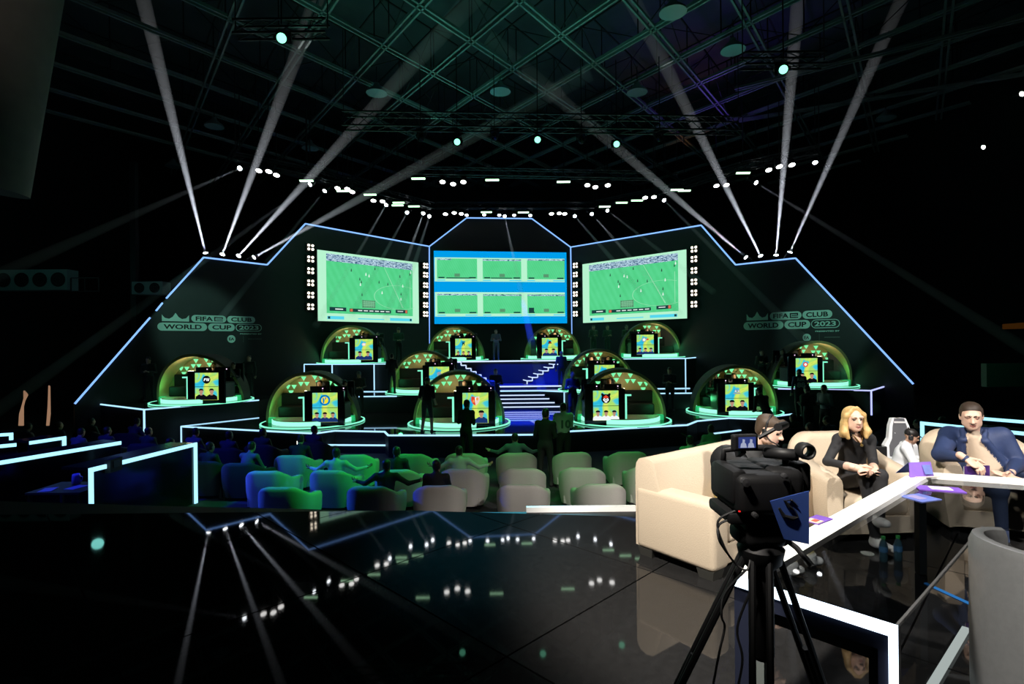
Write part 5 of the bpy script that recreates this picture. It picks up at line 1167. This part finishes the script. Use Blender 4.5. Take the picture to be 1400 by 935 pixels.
so = hero('man with short brown hair and headset seated on the sofa behind the camera', J, R, SB, (SKF, mat('grey_jacket', (.05, .052, .055), .8, noise=.15, scale=40), YPAT, WSH, mat('hair_mid_brown', (.06, .038, .022), .6), EYEM, LIPM, BLACK), (), hp, hands, 1.10, False, 1.08, mat('hair_mid_brown', (.06, .038, .022), .6), loose=.01)
mm = lambda x, y, z: Vector(m_(x, y, z))
hs = obj('headset', MB().tube([mm(-.088, .01, -.01), mm(-.085, .02, .07), mm(-.04, .02, .135), mm(.04, .02, .135), mm(.085, .02, .07), mm(.088, .01, -.01)], .009, 6), BLACK, so)
obj('microphone_arm', MB().tube([mm(-.085, .0, -.03), mm(-.085, -.06, -.06), mm(-.05, -.115, -.07)], .006, 6), BLACK, hs)
for q in (-1, 1): obj('ear_pad', MB().rbox(mm(q * .092, .012, -.012), (.03, .06, .07), .012, 2), BLACK, hs)
# ------------------------------------------------------------------ glass topped presenters' table
ZT = .80
T_ = lambda px, py, z=ZT: at_z(px, py, z)
pA, pB, pC, o1, o2 = T_(1003, 786), T_(1228, 856), T_(1345, 720), T_(1248, 651), T_(1271, 651)
w2 = (T_(1400, 660) - o2).normalized(); o3 = o2 + w2 * 1.9; c2 = pC + w2 * 1.35
t = thing('presenter_table', 'large angled table with dark glass top and bright white edge band', 'table', (pB.x, pB.y, 0)); o = Vector((pB.x, pB.y, 0))
GLS = bpy.data.materials.new('smoked_glass'); GLS.use_nodes = True
_n = GLS.node_tree; _n.nodes.clear(); _o = _n.nodes.new('ShaderNodeOutputMaterial'); _m = _n.nodes.new('ShaderNodeMixShader'); _f = _n.nodes.new('ShaderNodeFresnel'); _f.inputs['IOR'].default_value = 1.55
_tr = _n.nodes.new('ShaderNodeBsdfTransparent'); _tr.inputs[0].default_value = (.42, .44, .46, 1); _gl = _n.nodes.new('ShaderNodeBsdfGlossy'); _gl.inputs['Roughness'].default_value = .015
_ge = _n.nodes.new('ShaderNodeNewGeometry'); _iv = _n.nodes.new('ShaderNodeMath'); _iv.operation = 'SUBTRACT'; _iv.inputs[0].default_value = 1.0; _mu = _n.nodes.new('ShaderNodeMath'); _mu.operation = 'MULTIPLY'
_n.links.new(_ge.outputs['Backfacing'], _iv.inputs[1]); _n.links.new(_iv.outputs[0], _mu.inputs[0]); _n.links.new(_f.outputs[0], _mu.inputs[1]); _n.links.new(_mu.outputs[0], _m.inputs[0]); _n.links.new(_tr.outputs[0], _m.inputs[1]); _n.links.new(_gl.outputs[0], _m.inputs[2]); _n.links.new(_m.outputs[0], _o.inputs['Surface'])
obj('glass_top', MB().prism([p - o for p in (pA, pB, pC, c2, o3, o2, o1)], (0, 0, -.012)), GLS, t)
WHT = mat('white_laminate', (.80, .80, .78), .45)
def band(name, a, b, wd, z0, z1, m, side):
    d = (b - a).normalized(); n = Vector((d.y, -d.x, 0)) * side; a = Vector((a.x, a.y, z0)) - o; b = Vector((b.x, b.y, z0)) - o
    return obj(name, MB().prism([a, b, b + n * wd, a + n * wd], (0, 0, z1 - z0)), m, t)
band('edge_band', pA, o1 + (o1 - pA).normalized() * .03, .13, ZT + .001, ZT + .035, WHT, 1); band('edge_band', o1, o2, .11, ZT + .002, ZT + .034, WHT, 1); band('edge_band', o2, o3, .11, ZT + .001, ZT + .035, WHT, 1)
band('glass_rim', pB, pC, .010, ZT - .012, ZT + .004, mat('rim_metal', (.3, .3, .3), .25, .8), -1)
dAB = (pB - pA).normalized(); nAB = Vector((dAB.y, -dAB.x, 0))
if nAB.y > 0: nAB = -nAB
nAB = -Vector((-nAB.x, -nAB.y, 0)); LAB = (pB - pA).length
def portal(name, off, wd, dp, m, inset, ztop, left=True, lw=None):
    b = MB(); a0 = pA + dAB * inset - o; b0 = pB - dAB * inset - o
    for p, q in ((Vector((a0.x, a0.y, ztop - wd / 2)), Vector((b0.x, b0.y, ztop - wd / 2))), ):
        b.prism([Vector((p.x, p.y, ztop - wd)) + nAB * off, Vector((q.x, q.y, ztop - wd)) + nAB * off, Vector((q.x, q.y, ztop)) + nAB * off, Vector((p.x, p.y, ztop)) + nAB * off], -nAB * dp)
    for p, s in ((b0, -1), (a0, 1)):
        if s == 1 and not left: continue
        e = p + dAB * s * (lw or wd)
        b.prism([Vector((p.x, p.y, 0)) + nAB * off, Vector((e.x, e.y, 0)) + nAB * off, Vector((e.x, e.y, ztop)) + nAB * off, Vector((p.x, p.y, ztop)) + nAB * off], -nAB * dp)
    return obj(name, b, m, t)
portal('led_strip', .012, .052, .010, LEDW, 0, ZT + .004, False, .032); portal('end_frame', 0, .11, .05, mat('frame_navy', (.012, .015, .03), .4), .002, ZT - .013, True, .07); portal('inner_frame', -.06, .085, .05, mat('frame_grey', (.10, .115, .11), .5), .07, ZT - .12, True, .05)
for p in (o1, o2 + w2 * .9, pC): obj('leg', MB().box(Vector((p.x, p.y, ZT / 2 - .01)) - o + Vector((.0, -.08, 0)), (.06, .06, ZT - .03)), mat('frame_grey', (.10, .115, .11), .5), t)
# things on and under the table
PBL = mat('card_blue', (.10, .14, .42), .5, noise=.5, scale=9); PV = mat('card_violet', (.17, .07, .45), .5, noise=.3, scale=9); PAPW = mat('paper_white', (.7, .7, .68), .7)
c = T_(1262, 652, ZT + .036); t2 = thing('tent_card', 'folded purple and blue tent card on the white table corner', 'card', c, .12)
obj('front_flap', MB().prism([(-.12, .0, 0), (.10, .0, 0), (.14, .07, .105), (-.06, .07, .105)], (0, .004, 0)), PV, t2); obj('rear_flap', MB().prism([(-.06, .075, .105), (.14, .075, .105), (.19, .16, 0), (-.10, .16, 0)], (0, .004, 0)), PBL, t2)
obj('base_flap', MB().box((.03, .02, .002), (.20, .10, .004)), mat('card_beige', (.5, .45, .4), .6), t2); obj('print_panel', MB().prism([(.02, -.003, .02), (.09, -.003, .02), (.115, .052, .085), (.04, .052, .085)], (0, .002, 0)), PBL, t2)
c = T_(1284, 669, ZT); t2 = thing('folder', 'purple folder with white sheet lying on the dark glass', 'folder', c, -.35); obj('cover', MB().box((0, 0, .004), (.30, .15, .007)), PV, t2); obj('sheet', MB().box((.01, .005, .009), (.14, .09, .002)), PAPW, t2)
c = T_(1258, 681, ZT); t2 = thing('folder', 'blue and purple painted reflection of the tent card on the glass', 'folder', c, .3); obj('cover', MB().box((0, 0, .003), (.20, .17, .005)), PBL, t2); obj('print_panel', MB().box((-.02, .01, .006), (.08, .10, .002)), mat('reflection_grey', (.25, .22, .4), .6), t2)  # reflection of the tent card, modelled as a flat coloured card
c = T_(1118, 711, ZT + .036); t2 = thing('leaflet', 'small purple and white leaflet on the white band beside the blue card', 'leaflet', c, .6); obj('sheet', MB().box((0, 0, .003), (.18, .10, .005)), PV, t2); obj('label_panel', MB().box((-.05, -.005, .007), (.07, .08, .003)), mat('leaflet_cream', (.7, .55, .42), .6), t2); obj('print_mark', MB().box((-.05, -.01, .010), (.045, .03, .003)), mat('leaflet_red', (.45, .08, .04), .6), t2)
BG = mat('bottle_plastic', (.03, .07, .09), .1, spec=.7); CG = mat('cap_green', (.03, .28, .06), .5)
for i, (px, py, l) in enumerate(((1208, 767, 'left of two water bottles with green caps under the table glass'), (1228, 766, 'right of two water bottles with green caps under the table glass'), (1367, 752, 'water bottle with green cap standing alone near the grey chair'))):
    t2 = thing('water_bottle', l, 'bottle', at_z(px, py, 0), 0, 'water bottles on the floor'); obj('body', MB().lathe([(.03, 0), (.034, .01), (.033, .06), (.030, .07), (.033, .08), (.033, .14), (.026, .17), (.014, .19), (.013, .20), (.001, .20)], n=14), BG, t2, True, 40)
    obj('label', MB().lathe([(.0345, .085), (.0345, .135)], n=14), mat('bottle_label', (.05, .16, .32), .5), t2); obj('cap', MB().lathe([(.001, .20), (.017, .198), (.017, .222), (.001, .223)], n=12), CG, t2)
tag(obj('coaster', MB().lathe([(.001, 0), (.055, 0), (.055, .006), (.001, .006)], at_z(1186, 757, .001), 20), mat('coaster_white', (.55, .58, .52), .6)), 'round white coaster lying on the floor under the glass', 'coaster')
# grey tub chair cut by the right border
GL = mat('grey_leather', (.085, .088, .09), .45, noise=.15, scale=30, bump=.1)
t = thing('tub_chair', 'dark grey curved tub chair cut off by the lower right border', 'chair', (2.82, 2.74, 0)); rg = []
for k in range(27):
    a = math.radians(95 + 240 * k / 26); r = .40; h = .94 - .05 * (abs(k - 13) / 13) ** 2
    rg.append([((r + d * (.8 + .2 * z / h)) * math.cos(a), (r + d) * math.sin(a), z) for d, z in ((0, .08), (0, h - .05), (-.015, h - .01), (-.04, h), (-.065, h - .01), (-.08, h - .05), (-.08, .10))])
obj('shell', MB().rings(rg), GL, t, True, 45); obj('seat_cushion', MB().lathe([(.001, .32), (.29, .32), (.31, .35), (.31, .42), (.28, .45), (.001, .45)], n=24), GL, t, True, 40)
obj('base', MB().lathe([(.22, 0), (.24, .02), (.05, .05), (.05, .32), (.001, .32)], n=20), STEEL, t)
# ------------------------------------------------------------------ gamer beside the platform
rz_ = H - 2.87; ri = tag(obj('riser', MB().box((7.1, 10.0, (ZH + rz_) / 2), (2.4, 2.0, rz_ - ZH)), PANEL), 'low black riser carrying the white gaming chair', 'riser')
WLE = mat('white_leather', (.75, .75, .76), .5); GLE = mat('chair_grey', (.10, .10, .11), .6)
t = thing('gaming_chair', 'white and grey gaming chair with pierced headrest beside the young man in white', 'chair', (7.36, 10.0, rz_), -.15)
outl = [(-.22, .45), (.22, .45), (.30, .62), (.29, .85), (.21, .98), (.17, 1.22), (.12, 1.36), (-.12, 1.36), (-.17, 1.22), (-.21, .98), (-.29, .85), (-.30, .62)]
obj('backrest', MB().prism([(x, .30 + .12 * (z - .45), z) for x, z in outl], (0, .10, 0)), WLE, t)
obj('back_pad', MB().prism([(x * .70, .285 + .12 * (z - .45), z) for x, z in outl], (0, .02, 0)), GLE, t)
for q in (-1, 1): obj('headrest_opening', MB().prism([(q * .035, .36, 1.06), (q * .10, .36, 1.08), (q * .085, .38, 1.22), (q * .045, .38, 1.20)], (0, .012, 0)), WLE, t)
obj('head_band', MB().box((0, .375, 1.29), (.20, .02, .03)), WLE, t)
obj('seat', MB().rbox((0, 0, .44), (.56, .56, .12), .05, 3), WLE, t); obj('base', MB().tube([(0, 0, .38), (0, 0, .08)], .03, 8).box((0, 0, .05), (.62, .06, .05)).box((0, 0, .05), (.06, .62, .05)), STEEL, t)
for q in (-1, 1): obj('armrest', MB().rbox((q * .33, -.02, .66), (.09, .30, .05), .02, 2).bar((q * .33, 0, .64), (q * .30, 0, .42), .05), WLE, t)
gp = bpy.data.objects.new('person', mesh_from('person', [(body_prims(SEAT((-.26, -.14, .74), (.26, -.14, .74), (-.10, -.36, .74), (.10, -.36, .74), .14)[0], 1.05, loose=.02) + head_prims((0, -.12, 1.16), rotm(.1, .35), 'cap', 1.05, full=True), .014)])); COL.objects.link(gp)
gp.location = (6.93, 9.62, rz_); gp.rotation_euler = (0, 0, 1.0)
for i, m in enumerate((SKIN, mat('white_hoodie', (.72, .73, .75), .8, noise=.05, scale=20), BLACK, BLACK, HAIRD, EYEM, LIPM, BLACK)): gp.data.materials[i] = m
tag(gp, 'young man in white hoodie and black cap bent forward before the gaming chair', 'person')
ed = obj('headphones', MB().tube([(-.09, -.11, 1.16), (-.088, -.09, 1.24), (0, -.08, 1.31), (.088, -.09, 1.24), (.09, -.11, 1.16)], .012, 6).rbox((-.095, -.11, 1.15), (.035, .07, .08), .015, 2).rbox((.095, -.11, 1.15), (.035, .07, .08), .015, 2), BLACK, gp)
t = thing('monitor', 'black monitor edge between the woman and the young man', 'monitor', (6.28, 9.35, rz_)); obj('panel', MB().rbox((0, 0, .92), (.34, .05, .22), .01, 1), BLACK, t); obj('stand', MB().box((0, .02, .42), (.05, .05, .82)).box((0, .02, .01), (.3, .2, .02)), BLACK, t)
# ------------------------------------------------------------------ broadcast camera on its tripod
YC = 2.05
Q = lambda px, py, dy=0.0: at_y(px, py, YC) + Vector((0, dy, 0))
CB = mat('camera_black', (.0045, .0045, .005), .55, noise=.3, scale=60, spec=.3); CG2 = mat('camera_grip', (.02, .02, .022), .7)
hub = Q(1040, 748); base = Vector((hub.x, hub.y, 0))
t = thing('tripod', 'black broadcast tripod standing before the sofa', 'tripod', base); hz = hub.z
obj('bowl', MB().lathe([(.03, hz - .42), (.045, hz - .40), (.045, hz - .08), (.075, hz - .05), (.085, hz), (.06, hz + .03), (.001, hz + .03)], n=18), CB, t, True, 40)
for a in (math.radians(165), math.radians(25), math.radians(245)):
    d = Vector((math.cos(a), math.sin(a), 0)); n = Vector((-d.y, d.x, 0)); top = Vector((0, 0, hz - .03)) + d * .06; mid = Vector((0, 0, hz * .40)) + d * (.06 + .43 * hz * .60); ft = Vector((0, 0, .03)) + d * (.06 + .43 * (hz - .06))
    lg = MB(); lg.tube([top + n * .028, mid + n * .028], .013, 8); lg.tube([top - n * .028, mid - n * .028], .013, 8); lg.tube([top * .4 + mid * .6, ft], .014, 8)
    l = obj('leg', lg, CB, t); obj('leg_lock', MB().rbox(mid, (.09, .07, .06), .015, 2, a), CB, l); obj('foot', MB().lathe([(.001, -.03), (.03, -.03), (.03, .0), (.012, .02), (.001, .02)], ft, 10), CB, l)
    obj('spreader_arm', MB().bar(Vector((0, 0, hz * .52)), mid * .62 + ft * .38, .018), CB, t)
obj('fluid_head', MB().rbox(Q(1038, 722) - base, (.15, .15, .11), .03, 3).rbox(Q(1020, 728) - base, (.10, .10, .06), .02, 2).lathe([(.001, -.05), (.035, -.05), (.035, .05), (.001, .05)], Q(1060, 728) - base, 16, 'Y'), CB, t, True, 40)
obj('pan_handle', MB().tube([Q(1065, 730) - base, Q(1074, 738, -.08) - base, Q(1080, 752, -.16) - base], .010, 8), CB, t)
cb = Q(1040, 690)
t = thing('video_camera', 'black broadcast video camera with small viewfinder screen on the tripod', 'camera', cb); q = lambda px, py, dy=0.: Q(px, py, dy) - cb
bd = MB().rbox(q(1030, 668, .04), (.20, .30, .15), .03, 3).rbox(q(1066, 660, .06), (.13, .26, .125), .03, 3).rbox(q(1000, 660, .02), (.06, .2, .13), .02, 2)
obj('body', bd, CB, t, True, 40); obj('battery_pack', MB().rbox(q(1095, 652, .02), (.055, .10, .115), .018, 3), CB, t, True, 40)
obj('base_plate', MB().rbox(q(1025, 702, .04), (.21, .22, .045), .015, 2), CB, t, True, 40)
obj('lens', MB().lathe([(.04, 0), (.055, .02), (.055, .14), (.07, .16), (.075, .24), (.05, .24), (.001, .22)], q(1052, 662, .17), 20, 'Y'), CB, t, True, 40)
hd = MB().tube([q(1003, 640, .1), q(1004, 622, .1), q(1030, 617, .08), q(1068, 616, .05), q(1082, 628, .05), q(1084, 645, .05)], .013, 8); obj('handle', hd, CB, t, True)
obj('microphone', MB().tube([q(1060, 583, -.02), q(1092, 586, .10)], .015, 10).tube([q(1040, 600, .02), q(1062, 585, 0)], .008, 6), CB, t)
vf = obj('viewfinder', MB().rbox(q(1016, 604, -.01), (.098, .03, .062), .008, 2, .1).bar(q(1016, 616, 0), q(1016, 625, .05), .02), CB, t)
VFS = glow('viewfinder_picture', (.05, .08, .32), .6); VFW = glow('viewfinder_light', (.5, .55, .75), .7, False)
vp = obj('viewfinder_screen', MB().box(q(1017, 603, -.029), (.066, .004, .040), .1), VFS, vf); fg = MB()
for u in (-.016, .012): fg.rings([[(q(1017, 603).x + u + r * math.cos(k * PI / 4), -.034, q(1017, 603).z + z + 0 * r) for k in range(8)] for r, z in ((.003, .012), (.005, .006), (.004, .0), (.010, -.006), (.012, -.017))], True, False)
for u in (-.016, .012):
    c_ = q(1017, 603); vb = MB(); vb.prism([(c_.x + u + a, -.036, c_.z + b) for a, b in ((-.012, -.018), (.012, -.018), (.008, -.002), (.004, .0), (.005, .012), (-.003, .014), (-.004, .0), (-.009, -.003))], (0, .002, 0)); obj('viewfinder_figure', vb, VFW, vp)
ec = q(1089, 612, -.06); tor = MB(); tor.rings([[((.024 + .008 * math.cos(b)) * math.cos(a) + ec.x, ec.y + .03 * math.sin(b), (.024 + .008 * math.cos(b)) * math.sin(a) + ec.z) for b in [2 * PI * j / 8 for j in range(8)]] for a in [2 * PI * k / 20 for k in range(21)]], True, False)
obj('eye_cup', tor, CB, t, True); obj('viewfinder_tube', MB().tube([ec + Vector((-.02, .02, -.02)), q(1055, 622, .05)], .022, 12), CB, t, True)
obj('record_light', MB().box(q(992, 685, -.125), (.006, .004, .004)), glow('record_red', (1, .02, .02), 1.5, False), t)
for px, py, s_ in ((1000, 648, .03), (1012, 690, .02), (1075, 690, .025), (1050, 640, .02)): obj('knob', MB().lathe([(.001, -.02), (s_ * .5, -.018), (s_ * .5, .0), (.001, .0)], q(px, py, -.115), 10, 'Y'), CG2, t)
sheet = [p + Vector((p.x + cb.x, 0, p.z + cb.z - H)) * -.09 + Vector((0, -.185, 0)) for p in (q(1053, 685), q(1106, 671), q(1106, 744), q(1072, 737))]
sm = bpy.data.materials.new('blue_gel'); sm.use_nodes = True; b_ = sm.node_tree.nodes['Principled BSDF']; b_.inputs['Base Color'].default_value = (.06, .12, .40, 1); b_.inputs['Roughness'].default_value = .4
_nt = sm.node_tree; _tl = _nt.nodes.new('ShaderNodeBsdfTranslucent'); _tl.inputs[0].default_value = (.12, .22, .62, 1); _mx = _nt.nodes.new('ShaderNodeMixShader'); _mx.inputs[0].default_value = .45
_nt.links.new(b_.outputs[0], _mx.inputs[1]); _nt.links.new(_tl.outputs[0], _mx.inputs[2]); _nt.links.new(_mx.outputs[0], _nt.nodes['Material Output'].inputs['Surface'])
sh = obj('blue_card', MB().prism(sheet, (0, .004, 0)), sm, t)
sw = MB(); pts = [q(x, y) + Vector((q(x, y).x + cb.x, 0, q(x, y).z + cb.z - H)) * -.09 + Vector((0, -.190, 0)) for x, y in ((1064, 694), (1071, 705), (1082, 708), (1090, 706), (1086, 697), (1078, 692), (1072, 684), (1081, 683), (1090, 692))]
sw.tube(pts, [.004, .007, .008, .003, .002, .006, .006, .004, .002], 6); obj('swirl_mark', sw, BLACK, sh)
for pts in ([(1000, 690), (976, 708), (982, 740), (1000, 765), (1012, 770), (1020, 755)], [(1000, 700), (978, 712), (975, 730), (988, 750)], [(1010, 770), (985, 805), (978, 830), (985, 850), (975, 880), (970, 925)], [(1020, 790), (1002, 850), (1006, 890), (998, 950)]):
    P_ = [Q(x, y, -.06 + .02 * (i % 2)) - base for i, (x, y) in enumerate(pts)]; sp = []
    for i in range(len(P_) - 1):
        a, b, c_, d = P_[max(i - 1, 0)], P_[i], P_[i + 1], P_[min(i + 2, len(P_) - 1)]
        for k in range(6):
            u = k / 6; sp.append(.5 * ((2 * b) + (c_ - a) * u + (2 * a - 5 * b + 4 * c_ - d) * u * u + (3 * b - a - 3 * c_ + d) * u ** 3))
    obj('cable', MB().tube([p + base - cb for p in sp + [P_[-1]]], .0045, 6), BLACK, t)
